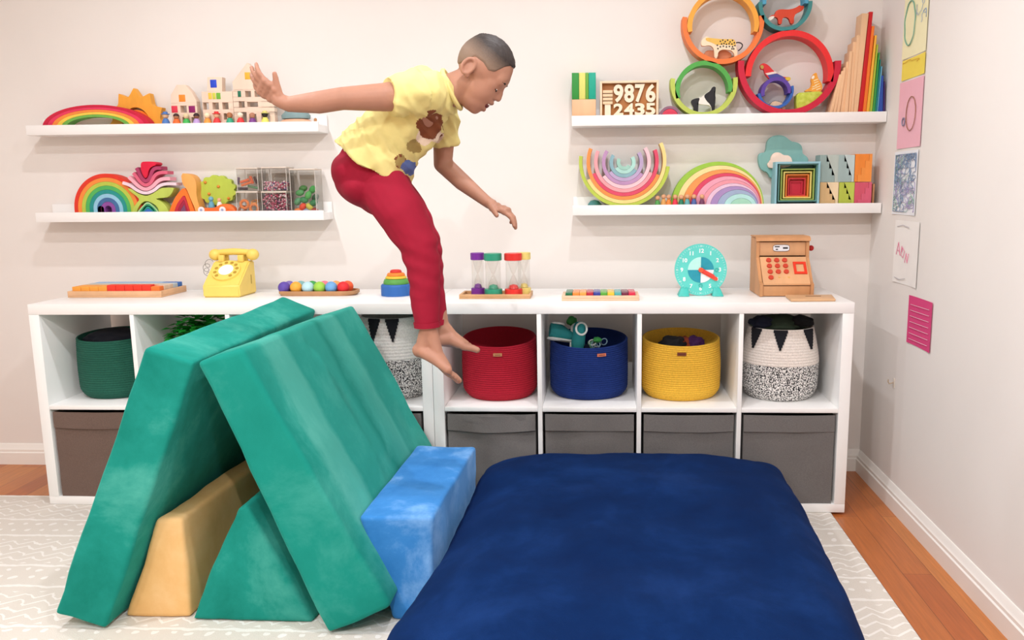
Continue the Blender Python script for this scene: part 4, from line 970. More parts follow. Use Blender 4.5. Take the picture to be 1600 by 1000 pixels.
# tree with oranges
c = W(338.5, 297, .15); s = SC(338.5, 297, .15); pts = []
for i in range(96):
    a = 2 * PI * i / 96; r = 1 + .15 * abs(math.sin(a * 6.5)) ; pts.append((c.x + 26.5 * s * r * math.cos(a), c.z + 20 * s * r * math.sin(a)))
t = thing('wooden_tree', (c.x, .165, FZ), 'lime wooden tree with orange fruit on the lower left ledge', 'toy tree')
link_mesh('crown', prism(NB(), pts, .15, .172, .001), toy('b9cc4e'), t)
bm = NB(); box(bm, c.x - .02, c.x + .025, .152, .17, FZ, c.z - 17 * s, .001); link_mesh('trunk', bm, wood('5a4026'), t)
for x, y in ((341.5, 291.5), (327, 303), (357.5, 310), (321, 285)):
    w = W(x, y, .15); link_mesh('orange_fruit', ball(NB(), (w.x, .149, w.z), .0062, 2), toy('dc8a34'), t)
# car with two riders
t = thing('toy_car', (W(337, 330, .10).x, .112, FZ), 'orange wooden toy car with white wheels before the lime tree', 'toy car')
q = smooth_pts(P2(g8([(1135, 790), (1132, 725), (1165, 702), (1250, 700), (1335, 704), (1375, 668), (1440, 650), (1510, 660), (1560, 700), (1592, 750), (1595, 800)]), .10, FZ + .004), 1)
link_mesh('car_body', prism(NB(), q, .10, .13, .001), toy('f07030'), t)
for x in (349, 314.5) if False else (315.5, 348.5):
    w = W(x, 336, .10); bm = NB(); cone(bm, (w.x, .097, FZ + .0135), (w.x, .0995, FZ + .0135), .013, .013, 28); wl = link_mesh('wheel', bm, toy('efe9ea'), t)
    bm = NB(); cone(bm, (w.x, .0955, FZ + .0135), (w.x, .0968, FZ + .0135), .005, .005, 20); link_mesh('hub', bm, toy('9fa6c8'), wl)
zc = W(329, 324.5, .12).z
peg_doll(329.3, 306.5, '5f9ab0', '6fa9bc', 'blue-grey peg doll riding in the orange car', 'peg dolls in the orange car', .115, zc, 4.8, None, None)
peg_doll(342.3, 309, 'e9e2dc', 'e8a884', 'white peg doll with a bare head riding in the orange car', 'peg dolls in the orange car', .115, zc + .004, 4.4)
# clear tubs
T6 = 8.889
def tub(xa, xb, ya, yb, label, floor=None, lid=True, Yf_=.096, Yb_=.178):
    A_ = W(350 + xa / T6, 245 + ya / T6, Yf_); B_ = W(350 + xb / T6, 245 + yb / T6, Yf_)
    x0, x1, z1 = A_.x, B_.x, A_.z; z0 = floor if floor is not None else B_.z; e = .0012
    t = thing('clear_tub', ((x0 + x1) / 2, (Yf_ + Yb_) / 2, z0), label, 'storage tub', 'clear plastic tubs')
    bm = NB(); box(bm, x0, x1, Yf_, Yb_, z0, z0 + e)
    box(bm, x0, x0 + e, Yf_, Yb_, z0 + e, z1 - .006); box(bm, x1 - e, x1, Yf_, Yb_, z0 + e, z1 - .006); box(bm, x0 + e, x1 - e, Yf_, Yf_ + e, z0 + e, z1 - .006); box(bm, x0 + e, x1 - e, Yb_ - e, Yb_, z0 + e, z1 - .006)
    link_mesh('tub_body', bm, clear(), t, 10)
    link_mesh('lid', box(NB(), x0 - .001, x1 + .001, Yf_ - .001, Yb_ + .001, z1 - .0058, z1, .001), paint('d8cabc', .3, .02), t)
    bm = NB()
    for xx in (x0 + .0006, x1 - .0006): 
        for yy in (Yf_ + .0006, Yb_ - .0006): box(bm, xx - .0009, xx + .0009, yy - .0009, yy + .0009, z0 + .002, z1 - .0065)
    link_mesh('rim_edges', bm, paint('cfc8c0', .25, .02), t, 10)
    return x0 + e, x1 - e, z0 + e, z1 - .007
YA, YB = .099, .175
a1 = tub(165, 480, 480, 775, 'clear tub of orange rings, bottom of the left pair', floor=FZ)
a2 = tub(165, 480, 150, 470, 'clear tub of orange sticks, top of the left pair', floor=a1[3] + .0075)
b1 = tub(515, 880, 480, 775, 'clear tub packed with pink beads, bottom of the middle pair', floor=FZ)
b2 = tub(515, 880, 140, 470, 'clear tub half full of pink beads, top of the middle pair', floor=b1[3] + .0075)
c1 = tub(905, 1290, 165, 775, 'tall clear tub of green wooden eggs, rightmost', floor=FZ)
def ring_at(px, py, R, r, Y, mat, lab, nm_='wooden_ring', tilt=0):
    w = W(350 + px / T6, 245 + py / T6, Y); s = SC(380, 300, Y) / T6; bm = NB()
    tube(bm, [Vector((w.x + R * s * math.cos(t), w.y + tilt * math.sin(t) * R * s, w.z + R * s * math.sin(t) * (1 - abs(tilt) * .3))) for t in [2 * PI * i / 24 for i in range(24)]], r * s, 8, closed=True)
    tag(link_mesh(nm_, bm, mat), lab, 'toy ring', 'orange rings in the lower left tub')
OR = toy('e07c34')
ring_at(285, 660, 52, 20, .106, OR, 'orange wooden ring standing at the left in the lowest tub'); ring_at(420, 715, 55, 20, .112, toy('e88a48'), 'orange wooden ring standing at the right in the lowest tub')
ring_at(260, 725, 45, 16, .13, toy('c96a2c'), 'darker orange ring lying behind the left ring', tilt=.8); ring_at(430, 625, 40, 15, .14, toy('eda050'), 'pale orange ring on top at the right in the lowest tub', tilt=1.5)
def stickk(p, q, r, h, lab, grp, Y):
    a = W(350 + p[0] / T6, 245 + p[1] / T6, Y); b = W(350 + q[0] / T6, 245 + q[1] / T6, Y + .01); s = SC(380, 300, Y) / T6
    bm = NB(); cone(bm, a, b, r * s, r * s, 12); tag(link_mesh('coloured_stick', bm, toy(h)), lab, 'toy stick', grp)
gs = 'coloured sticks in the upper left tub'
for k_, (p, q, r, h, lab) in enumerate([((225, 355), (350, 315), 18, 'e0632c', 'upper orange stick in the top left tub'), ((240, 400), (380, 350), 18, 'ee7a3c', 'lower orange stick in the top left tub'), ((365, 270), (400, 370), 20, 'e8683a', 'upright orange stick in the top left tub'), ((205, 290), (200, 380), 16, '6a4a7a', 'purple stick at the left of the top left tub'),
        ((330, 405), (470, 435), 16, '5f9a6e', 'green stick at the bottom of the top left tub'), ((190, 440), (330, 445), 20, '3a2f3c', 'dark stick at the bottom of the top left tub'), ((420, 280), (460, 370), 18, '5a3a3c', 'dark brown stick at the right of the top left tub')]):
    stickk(p, q, r, h, lab, gs, .104 + .0085 * k_)
def beads(bx, zf, n, cols, lab, seed):
    r = random.Random(seed); bm = NB(); x0, x1, z0, z1 = bx
    for i in range(n):
        R = r.uniform(.0030, .0042); zz = r.uniform(z0 + R, z0 + (z1 - z0) * zf); yy = YA + R + (r.random() ** 2) * (YB - YA - 2 * R)
        x = r.uniform(x0 + R, x1 - R); ax = Vector((r.uniform(-1, 1), r.uniform(-1, 1), r.uniform(-1, 1))).normalized()
        tube(bm, [Vector((x, yy, zz)) + (ax.orthogonal().normalized() * math.cos(t) + ax.cross(ax.orthogonal().normalized()) * math.sin(t)) * R * .62 for t in [2 * PI * q / 6 for q in range(6)]], R * .42, 5, r.randrange(len(cols)), closed=True)
    o = link_mesh('beads', bm, [toy(c_) for c_ in cols], smooth=60); tag(o, lab, 'beads', kind='stuff')
beads(b1, .97, 520, ['a8305a', 'd85a80', 'f2c4d0', '8a2048', 'e88aa4', 'f4e6ea', '6a3a6a'], 'heap of small pink and crimson beads filling the lower middle tub', 4)
beads(b2, .42, 230, ['e07a98', 'f2c4d0', 'c04a70', '4a4a8a', 'f4e6ea'], 'shallow heap of small pink beads in the upper middle tub', 5)
ge = 'wooden eggs in the tall tub'
for x, y, h, rot, lab in [(1055, 500, '4f9a5e', .2, 'green wooden egg at the upper left in the tall tub'), (1170, 535, '57b05e', 1.2, 'bright green upright egg in the middle of the tall tub'), (1230, 455, '3fa04e', 1.0, 'topmost green egg in the tall tub'), (1110, 600, '3d8a5a', -.2, 'green egg lying in the middle of the tall tub'), (1025, 620, '5a9a72', .9, 'grey-green egg at the left wall of the tall tub'),
                     (1245, 640, '2f7f52', .4, 'dark green egg at the right of the tall tub'), (1100, 440, '3c7a3a', .2, 'olive green egg at the back of the tall tub'), (1270, 565, '2a5a44', .9, 'very dark green egg at the right wall'), (1095, 695, 'e8503a', 1.0, 'red-orange egg near the bottom of the tall tub'), (1190, 695, 'cfc85a', -.8, 'yellow-green egg near the bottom of the tall tub'),
                     (1030, 755, 'ef8a4c', .1, 'orange egg at the bottom left of the tall tub'), (1150, 760, '9aa0c0', .1, 'pale lilac egg at the bottom of the tall tub'), (1255, 752, '9a3a34', .1, 'brick red egg at the bottom right of the tall tub')]:
    Yc = .112 + (.02 if x in (1100, 1270, 1230) else 0); w = W(350 + x / T6, 245 + y / T6, Yc); s = SC(470, 300, Yc) / T6
    from mathutils import Euler
    tag(link_mesh('wooden_egg', ball(NB(), w, 43 * s, 3, 0, (1.38, 1, 1), Euler((0, -rot, 0)).to_matrix()), toy(h), smooth=80), lab, 'wooden egg', ge)
# ------------------------------------------------------------ things on top of the shelf units
SHIFT = 0.0
ZT = .7655
def lw(pts, y0, y1, **k): return prism(NB(), pts, y0, y1, **k)
# tray with red and orange blocks
t = thing('wooden_tray', (-2.70, -.105, ZT), 'shallow wooden tray of red and orange cubes at the left end', 'tray')
TW = wood('dcae84', .08)
xa, xb, ya, yb = -2.90, -2.532, -.203, -.008
link_mesh('tray_base', box(NB(), xa, xb, ya, yb, ZT, ZT + .006, .001), TW, t)
for q in ((xa, xb, ya, ya + .010), (xa, xb, yb - .010, yb), (xa, xa + .010, ya + .0103, yb - .0103), (xb - .010, xb, ya + .0103, yb - .0103)):
    link_mesh('tray_rim', box(NB(), *q, ZT + .0062, ZT + .024, .001), TW, t)
zc = ZT + .0064; cs = .0345
rowsC = [('e8402a', 'red cube'), ('ea4a2c', 'red cube'), ('e8402a', 'red cube'), ('e53826', 'red cube'), ('e8402a', 'red cube')]
k = 0
for j, y in enumerate((-.190, -.154, -.118, -.082, -.046)):
    for i in range(10):
        x = xa + .0115 + i * .0344; 
        if j == 0: h = 'f0a040' if i < 4 else 'e63a28' if i < 9 else 'ee7a34'
        elif j in (1,): h = 'f0a040' if i < 5 else 'ee7a34' if i < 9 else 'd9c0a8'
        elif j == 2: h = 'c9bba8' if i < 6 else 'd9c0a8'
        elif j == 3: h = 'b8c4cc'
        else: h = '8fb6dd' if i < 8 else '2f6ab8'
        nm_ = {'e63a28': 'red', 'f0a040': 'light orange', 'ee7a34': 'orange', 'c9bba8': 'beige', 'd9c0a8': 'sand coloured', 'b8c4cc': 'pale grey', '8fb6dd': 'light blue', '2f6ab8': 'strong blue'}[h]
        rn = ('front row', 'second row', 'middle row', 'fourth row', 'back row')[j]
        o = link_mesh('wooden_cube', box(NB(), x, x + .0336, y, y + .0335, zc, zc + .0335 + (.006 if h == 'e63a28' else 0), .0015, seg=1), toy(h))
        tag(o, '%s cube in the %s of the wooden tray at the far left' % (nm_, rn), 'toy cube', '%s cubes in the %s of the left tray' % (nm_, rn))
# yellow telephone
PH = paint('f0d067', .4, .03, 30)
def phone():
    t = thing('toy_telephone', (-2.293, -.13, ZT), 'yellow wooden toy telephone with a rotary dial', 'toy telephone')
    x0, x1 = -2.366, -2.224
    prof = [(-.212, ZT), (-.212, ZT + .045), (-.198, ZT + .056), (-.105, ZT + .128), (-.06, ZT + .128), (-.055, ZT)]
    bm = NB(); a = [bm.verts.new((x0, y, z)) for y, z in prof]; b = [bm.verts.new((x1, y, z)) for y, z in prof]; n = len(prof)
    fs = [bm.faces.new(a), bm.faces.new(b[::-1])] + [bm.faces.new((a[i], b[i], b[(i + 1) % n], a[(i + 1) % n])) for i in range(n)]
    bmesh.ops.recalc_face_normals(bm, faces=bm.faces); bmesh.ops.bevel(bm, geom=list(bm.edges), offset=.005, segments=3, affect='EDGES')
    link_mesh('body', bm, PH, t)
    # dial on the slope
    p0 = Vector((x0 + .070, -.198, ZT + .056)); d = Vector((0, .093, .072)).normalized(); nrm = Vector((0, -d.z, d.y)); c = p0 + d * .060
    bm = NB(); cone(bm, c - nrm * .002, c + nrm * .008, .055, .053, 48); dl = link_mesh('dial', bm, PH, t)
    bm = NB(); cone(bm, c + nrm * .0082, c + nrm * .0092, .028, .028, 36); link_mesh('dial_centre', bm, paint('f6f4ee', .4), dl)
    X = Vector((1, 0, 0))
    for i in range(10):
        a = math.radians(-50 + i * 31); q = c + (X * math.cos(a) + d * math.sin(a)) * .041
        bm = NB(); cone(bm, q + nrm * .0081, q + nrm * .0090, .0068, .0068, 16); link_mesh('finger_hole', bm, paint('b48f2e', .5), dl)
    for s in (-1, 1):
        x = (x0 + x1) / 2 + s * .038
        for yy in (-.105, -.068): link_mesh('cradle_post', box(NB(), x - .011, x + .011, yy - .007, yy + .007, ZT + .126, ZT + .152 if True else 0, .002), PH, t)
    hz = ZT + .158; cx = (x0 + x1) / 2 + .004; bm = NB()
    tube(bm, [(cx - .075, -.087, hz + .002), (cx - .04, -.087, hz + .004), (cx, -.087, hz + .006), (cx + .04, -.087, hz + .004), (cx + .075, -.087, hz + .002)], [.010, .0125, .013, .0125, .010], 16)
    h = link_mesh('handset', bm, PH, t, 60)
    for s in (-1, 1): link_mesh('ear_cup', ball(NB(), (cx + s * .074, -.087, hz - .006), .024, 3, 0, (1, 1, .95)), PH, h, 80)
    bm = NB(); pts = [Vector((cx - .085, -.095, hz - .028)), ]
    for i in range(46):
        u = i / 45; a = u * 2 * PI * 3.4; pts.append(Vector((cx - .09 - .015 * math.sin(u * 3) + .012 * math.cos(a), -.105 - .01 * u, hz - .03 - .055 * u + .011 * math.sin(a))))
    tube(bm, pts, .0012, 6); link_mesh('curly_cord', bm, paint('8f8c86', .4), t)
    link_mesh('side_slot', box(NB(), x1 + .0002, x1 + .001, -.102, -.099, ZT + .04, ZT + .075), paint('8a6f2a', .6), t)
phone()
# tray of balls
t = thing('ball_tray', (-1.948, -.125, ZT), 'long oval wooden tray holding twelve coloured balls', 'tray')
bm = NB()
def oval(bm, cx, cy, rx_, ry, z0, z1, flare=1.0, n=48):
    pts = lambda k, z: [bm.verts.new((cx + k * rx_ * (abs(math.cos(a)) ** .35) * (1 if math.cos(a) > 0 else -1), cy + k * ry * (abs(math.sin(a)) ** .6) * (1 if math.sin(a) > 0 else -1), z)) for a in [2 * PI * (i + .5) / n for i in range(n)]]
    rows = [pts(.94, z0), pts(1, z0 + (z1 - z0) * .4), pts(1, z1), pts(.96, z1), pts(.95, z0 + .006)]
    for p, q in zip(rows, rows[1:]):
        for i in range(n): bm.faces.new((p[i], p[(i + 1) % n], q[(i + 1) % n], q[i]))
    bm.faces.new(rows[0][::-1]); bm.faces.new(rows[-1])
    return bm
link_mesh('tray_body', oval(NB(), -1.948, -.125, .152, .054, ZT, ZT + .018), wood('b98a60'), t, 40)
zb = ZT + .0062
for px, h, lab in [(444, '5a45a0', 'purple ball at the left front of the ball tray'), (462.5, 'eda63c', 'light orange ball in the front row of the ball tray'), (481, 'b4d9e4', 'pale blue ball in the front row of the ball tray'), (499.4, '9acb4a', 'lime green ball in the front row of the ball tray'), (517.5, '6ba4d8', 'sky blue ball in the front row of the ball tray'), (536.5, 'd9262c', 'red ball at the right front of the ball tray')]:
    x = W(px, 448, -.15).x; tag(link_mesh('wooden_ball', ball(NB(), (x, -.150, zb + .0232), .0232, 3), toy(h), smooth=80), lab, 'ball', 'balls in the oval tray')
for px, h, lab in [(452, '7d6bb0', 'lilac ball at the left back of the ball tray'), (470, '7fb3b4', 'grey-teal ball in the back row of the ball tray'), (488, '3fa04e', 'green ball in the back row of the ball tray'), (507, 'e87a8c', 'pink ball in the back row of the ball tray'), (525, 'f0a05c', 'pale orange ball in the back row of the ball tray'), (543, 'ee5f34', 'orange-red ball at the right back of the ball tray')]:
    x = W(px, 444, -.103).x; tag(link_mesh('wooden_ball', ball(NB(), (x, -.103, zb + .0222), .0222, 3), toy(h), smooth=80), lab, 'ball', 'balls in the oval tray')
# stacking bowls
cx, cy = W(620, 462, -.15).x, -.15
zb = ZT
for rr, z0, z1, top, h, lab in [(.058, 0, .043, .054, '2f68b4', 'large blue stacking bowl turned over as the base'), (.048, .0433, .064, .036, '5aa04a', 'green stacking bowl on the blue one'), (.040, .0643, .074, .030, 'e3bf3c', 'yellow stacking bowl on the green one'), (.034, .0743, .086, .022, 'ee8430', 'orange stacking bowl on the yellow one'), (.022, .0863, .097, .012, 'd2332c', 'small red stacking bowl on the very top')]:
    bm = NB(); lathe(bm, cx, cy, [(rr * .9, zb + z0), (rr, zb + z0), (rr, zb + z0 + (z1 - z0) * (.8 if h == '2f68b4' else .35)), ((rr + top) / 2 + .002, zb + z0 + (z1 - z0) * .85), (top, zb + z1), (0, zb + z1), ], 40); bm.faces.ensure_lookup_table()
    tag(link_mesh('stacking_bowl', bm, toy(h), smooth=50), lab, 'toy bowl', 'rainbow stacking bowls')
# sand timers
t = thing('timer_tray', (-1.25, -.215, ZT), 'flat wooden tray under the four sand timers', 'tray')
link_mesh('tray_base', box(NB(), -1.382, -1.122, -.272, -.150, ZT, ZT + .006, .001), wood('cfa274'), t)
for q in ((-1.382, -1.122, -.272, -.264), (-1.382, -1.122, -.158, -.150), (-1.382, -1.374, -.2638, -.1582), (-1.130, -1.122, -.2638, -.1582)): link_mesh('tray_rim', box(NB(), *q, ZT + .0062, ZT + .016, .001), wood('cfa274'), t)
GL = clear()
def timer(px, y, h, r, lab, hh=.156):
    x = W(px, 450, y).x; z = ZT + .0065; t = thing('sand_timer', (x, y, z), lab, 'sand timer', 'sand timers in the tray'); m = paint(h, .35, .03, 20)
    n = 6
    for nm_, a, b in (('bottom_cap', 0, .026), ('top_cap', hh - .026, hh)):
        bm = NB(); lathe(bm, x, y, [(0, z + a), (r, z + a), (r, z + b), (0, z + b)], 12); bmesh.ops.bevel(bm, geom=list(bm.edges), offset=.0015, segments=2, affect='EDGES'); link_mesh(nm_, bm, m, t, 40)
    bm = NB(); lathe(bm, x, y, [(r * .86, z + .0265), (r * .86, z + hh - .0265)], 28); link_mesh('outer_tube', bm, GL, t)
    bm = NB(); mid = z + hh / 2; L = (hh - .054) / 2; lathe(bm, x, y, [(r * .62 * (abs(u) ** .75) + .0022, mid + u * L) for u in [-1 + i / 12 for i in range(25)]], 24); link_mesh('glass_bulbs', bm, GL, t, 80)
    bm = NB(); lathe(bm, x, y, [(0, mid - L), (r * .60, mid - L), (r * .42, mid - L + .012), (0, mid - L + .016)], 24); link_mesh('sand', bm, m, t)
timer(747, -.200, '7a2f9a', .026, 'purple sand timer, leftmost in the tray')
timer(771, -.232, '2f9a7a', .033, 'green sand timer in the tray, left of the red one')
timer(802.5, -.232, 'e0302c', .033, 'red sand timer in the tray, right of the green one')
timer(819, -.193, 'e6d27a', .026, 'yellow sand timer partly hidden behind the red one')
# tray of long coloured slats
t = thing('slat_tray', (-.868, -.272, ZT), 'wooden tray with ten long coloured blocks beside the clock', 'tray')
xa, xb, ya, yb = -1.005, -.731, -.334, -.205; LWD = wood('e6c0a0', .08)
link_mesh('tray_base', box(NB(), xa, xb, ya, yb, ZT, ZT + .008, .001), LWD, t)
for q in ((xa, xb, ya, ya + .010), (xa, xb, yb - .010, yb), (xa, xa + .012, ya + .0103, yb - .0103), (xb - .012, xb, ya + .0103, yb - .0103)): link_mesh('tray_rim', box(NB(), *q, ZT + .0082, ZT + .018, .001), LWD, t)
cw = (xb - xa - .026) / 10
for i, (h, nm_) in enumerate([('1f6b48', 'dark green'), ('ee8a3e', 'orange'), ('f0a04c', 'light orange'), ('b8283c', 'crimson'), ('2f3f9a', 'navy blue'), ('58a83e', 'leaf green'), ('e8c03a', 'yellow'), ('4fa8a8', 'aqua'), ('6f2440', 'maroon'), ('d0284a', 'raspberry red')]):
    x = xa + .013 + i * cw; tag(link_mesh('long_block', box(NB(), x + .0004, x + cw - .0004, ya + .0108, yb - .0108, ZT + .0084, ZT + .0275, .0015), paint(h, .22, .04, 30)), nm_ + ' long block in the ten-block tray', 'toy block', 'long blocks in the tray')
# clock
def clock():
    cx, cy = W(1094.5, 426, -.19).x, -.19; cz = ZT + .0950; Rr = .0945; fk = .918
    t = thing('teaching_clock', (cx, cy, ZT), 'round turquoise teaching clock on two feet with a red hand', 'toy clock')
    TQ = paint('5fd0c6', .45, .03, 30)
    bm = NB(); cone(bm, (cx, cy - .008, cz), (cx, cy + .008, cz), Rr, Rr, 72); link_mesh('clock_plate', bm, TQ, t)
    f = cy - .0086
    def disc(nm_, r, a0, a1, h, d=0.0):
        bm = NB(); n = 24; c0 = bm.verts.new((cx, f - d, cz)); vs_ = [bm.verts.new((cx + r * math.sin(a0 + (a1 - a0) * i / n), f - d, cz + r * math.cos(a0 + (a1 - a0) * i / n))) for i in range(n + 1)]
        for i in range(n): bm.faces.new((c0, vs_[i], vs_[i + 1]))
        r_ = bmesh.ops.extrude_face_region(bm, geom=list(bm.faces)); 
        for g in r_['geom']:
            if isinstance(g, bmesh.types.BMVert): g.co.y -= .0006
        link_mesh(nm_, bm, paint(h, .45), t)
    disc('dial_quarter', .047, 0, PI / 2, '2196ab'); disc('dial_quarter', .047, PI, 3 * PI / 2, '2196ab'); disc('dial_quarter', .047, PI / 2, PI, 'e6eef0'); disc('dial_quarter', .047, 3 * PI / 2, 2 * PI, 'b4f0e4')
    bm = NB()
    for i in range(1, 13):
        a = PI / 6 * i; text_bm(bm, str(i), .020, .0006, facing(cx + .069 * math.sin(a), f - .0004, cz + .069 * math.cos(a)), bold=.0006)
    link_mesh('hour_numbers', bm, paint('f4fbfa', .5), t, 0)
    bm = NB()
    for i in range(12):
        a = PI / 6 * (i + 1); text_bm(bm, '%02d' % ((i + 1) * 5 % 60), .009, .0006, facing(cx + .0862 * math.sin(a), f - .0004, cz + .0862 * math.cos(a)))
    for i in range(60):
        if i % 5 == 0: continue
        a = 2 * PI * i / 60; cone(bm, (cx + .084 * math.sin(a), f - .0003, cz + .084 * math.cos(a)), (cx + .0895 * math.sin(a), f - .0003, cz + .0895 * math.cos(a)), .0005, .0005, 4)
    link_mesh('minute_marks', bm, paint('e8fbfa', .5), t, 0)
    for i in (3, 6):
        a = PI / 6 * i; bm = NB(); p = Vector((cx + .057 * math.sin(a), f - .001, cz + .057 * math.cos(a))); tube(bm, [p + Vector((.006 * math.cos(q), 0, .006 * math.sin(q))) for q in [2 * PI * k / 16 for k in range(16)]], .0014, 6, closed=True); link_mesh('sector_ring', bm, paint('3fb8b0', .5), t)
    a = math.radians(121); L = .072; hd = Vector((math.sin(a), 0, math.cos(a))); sd = Vector((hd.z, 0, -hd.x))
    def hand(nm_, L, w, h, y):
        bm = NB(); pts = [sd * w, hd * L * .93 + sd * w * .75, hd * L, hd * L * .93 - sd * w * .75, -sd * w, -hd * w - sd * w * .6, -hd * w + sd * w * .6]
        base = Vector((cx, y, cz)); A = [bm.verts.new(base + p) for p in pts]; B = [bm.verts.new(base + p + Vector((0, -.003, 0))) for p in pts]; n = len(pts)
        bm.faces.new(A); bm.faces.new(B[::-1]); [bm.faces.new((A[i], B[i], B[(i + 1) % n], A[(i + 1) % n])) for i in range(n)]; link_mesh(nm_, bm, paint(h, .4), t)
    hand('minute_hand', L, .0085, 'f05238', f - .001)
    a = math.radians(116); hd = Vector((math.sin(a), 0, math.cos(a))); sd = Vector((hd.z, 0, -hd.x)); hand('hour_hand', .055, .007, 'e2443a', f - .0045)
    bm = NB(); cone(bm, (cx, f - .007, cz), (cx, f - .011, cz), .009, .008, 24); link_mesh('centre_knob', bm, paint('f05a38', .4), t)
    for s in (-1, 1):
        bm = NB(); x = cx + s * .062; hexa(bm, [(x - .020, cy - .035, ZT), (x + .020, cy - .035, ZT), (x + .020, cy + .03, ZT), (x - .020, cy + .03, ZT), (x - .012 - s * .004, cy - .0175, ZT + .030), (x + .012 - s * .004, cy - .0175, ZT + .030), (x + .012 - s * .004, cy + .014, ZT + .030), (x - .012 - s * .004, cy + .014, ZT + .030)], .002)
        link_mesh('foot', bm, paint('40bdb2', .45), t)
clock()
# cash register
def register():
    RW = wood('c99263', .16); RW2 = wood('d8a578', .12); y0, y1 = -.236, -.03; x0, x1 = -.293, -.100
    t = thing('toy_cash_register', ((x0 + x1) / 2, (y0 + y1) / 2, ZT), 'wooden toy cash register with red buttons at the right end', 'toy cash register')
    side = [(y0, ZT), (y0, ZT + .046), (y0 + .02, ZT + .054), (y0 + .09, ZT + .135), (y0 + .09, ZT + .188), (y0 + .10, ZT + .206), (y1, ZT + .206), (y1, ZT)]
    def xprism(pts, xa, xb, bev=.0015):
        bm = NB(); a = [bm.verts.new((xa, y, z)) for y, z in pts]; b = [bm.verts.new((xb, y, z)) for y, z in pts]; n = len(pts)
        f1 = bm.faces.new(a); f2 = bm.faces.new(b[::-1]); [bm.faces.new((a[i], b[i], b[(i + 1) % n], a[(i + 1) % n])) for i in range(n)]
        bmesh.ops.recalc_face_normals(bm, faces=bm.faces); bmesh.ops.bevel(bm, geom=list(bm.edges), offset=bev, segments=2, affect='EDGES'); return bm
    link_mesh('side_panel', xprism(side, x0, x0 + .012), RW, t, 20); link_mesh('side_panel', xprism(side, x1 - .012, x1), RW, t, 20)
    a, b = x0 + .0125, x1 - .0125
    link_mesh('drawer_front', box(NB(), a, b, y0 + .006, y0 + .016, ZT + .002, ZT + .038, .001), RW, t)
    kp = [(y0 + .004, ZT + .040), (y0 + .002, ZT + .046), (y0 + .086, ZT + .138), (y0 + .092, ZT + .132)]
    pd = link_mesh('keypad_panel', xprism(kp, a, b, .001), RW2, t, 20)
    link_mesh('display_board', box(NB(), a, b, y0 + .097, y0 + .107, ZT + .141, ZT + .191, .001), RW2, t)
    link_mesh('back_board', box(NB(), a, b, y1 - .012, y1 - .002, ZT + .004, ZT + .194, .001), RW, t)
    link_mesh('top_roll', xprism([(y0 + .084, ZT + .194), (y0 + .088, ZT + .206), (y0 + .10, ZT + .212), (y1, ZT + .212), (y1, ZT + .2075), (y0 + .1, ZT + .2072)], x0 - .003, x1 + .003, .001), RW, t, 30)
    p0 = Vector((0, y0 + .002, ZT + .046)); d = Vector((0, .084, .092)).normalized(); nr = Vector((0, -d.z, d.y)); L = .1245
    RED = paint('c8432e', .4)
    for r in range(4):
        for c in range(3 if r < 3 else 1):
            q = p0 + d * (L * (.86 - .21 * r)) + Vector((a + .030 + .029 * c, 0, 0)); bm = NB(); cone(bm, q - nr * .001, q + nr * .005, .0098, .0088, 20); link_mesh('round_button', bm, RED, pd)
    def slab(u0, u1, xa, xb, h0, h1): return hexa(NB(), [p0 + d * u0 + Vector((xa, 0, 0)) + nr * h0, p0 + d * u0 + Vector((xb, 0, 0)) + nr * h0, p0 + d * u1 + Vector((xb, 0, 0)) + nr * h0, p0 + d * u1 + Vector((xa, 0, 0)) + nr * h0, p0 + d * u0 + Vector((xa, 0, 0)) + nr * h1, p0 + d * u0 + Vector((xb, 0, 0)) + nr * h1, p0 + d * u1 + Vector((xb, 0, 0)) + nr * h1, p0 + d * u1 + Vector((xa, 0, 0)) + nr * h1])
    bm = NB(); q0, q1, xa, xb = .044, .098, b - .052, b - .006; e = .009
    for u0, u1, xx0, xx1 in ((q0, q0 + e, xa, xb), (q1 - e, q1, xa, xb), (q0 + e, q1 - e, xa, xa + e), (q0 + e, q1 - e, xb - e, xb)):
        bm2 = slab(u0, u1, xx0, xx1, .0002, .004); me_ = bpy.data.meshes.new('x'); bm2.to_mesh(me_); bm2.free(); bm.from_mesh(me_); bpy.data.meshes.remove(me_)
    link_mesh('card_scanner_frame', bm, paint('e23a22', .4), pd)
    bm = NB()
    for c in range(3):
        M = Matrix.Translation(p0 + d * (L * .23) + Vector((a + .060 + .017 * c, 0, 0)) + nr * .0006) @ Matrix(((1, 0, 0, 0), (0, d.y, nr.y, 0), (0, d.z, nr.z, 0), (0, 0, 0, 1)))
        text_bm(bm, '+-='[c], .017, .0006, M)
    link_mesh('key_marks', bm, paint('e0b04a', .5), pd, 0)
    zc = ZT + .169; cx = (a + b) / 2 - .005; yf = y0 + .0965
    bm = NB(); rr = [(cx + .030 * math.copysign(abs(math.cos(q)) ** .5, math.cos(q)), zc + .012 * math.copysign(abs(math.sin(q)) ** .5, math.sin(q))) for q in [2 * PI * (i + .5) / 40 for i in range(40)]]
    prism(bm, rr, yf - .0015, yf); dp = link_mesh('oval_display', bm, paint('e9ebf0', .3), t)
    bm = NB()
    for q in ((-.024, -.006, .003, .007), (.006, .024, -.003, .003), (-.020, -.012, -.007, -.003)): box(bm, cx + q[0], cx + q[1], yf - .0022, yf - .0017, zc + q[2], zc + q[3])
    tube(bm, [(x, yf - .0015, z) for x, z in rr], .0008, 4, closed=True); link_mesh('display_print', bm, paint('2a2a2e', .5), dp)
    bm = NB(); cone(bm, (x1, y0 + .14, ZT + .165), (x1 + .010, y0 + .14, ZT + .165), .004, .004, 12); k = link_mesh('crank', bm, RW, t)
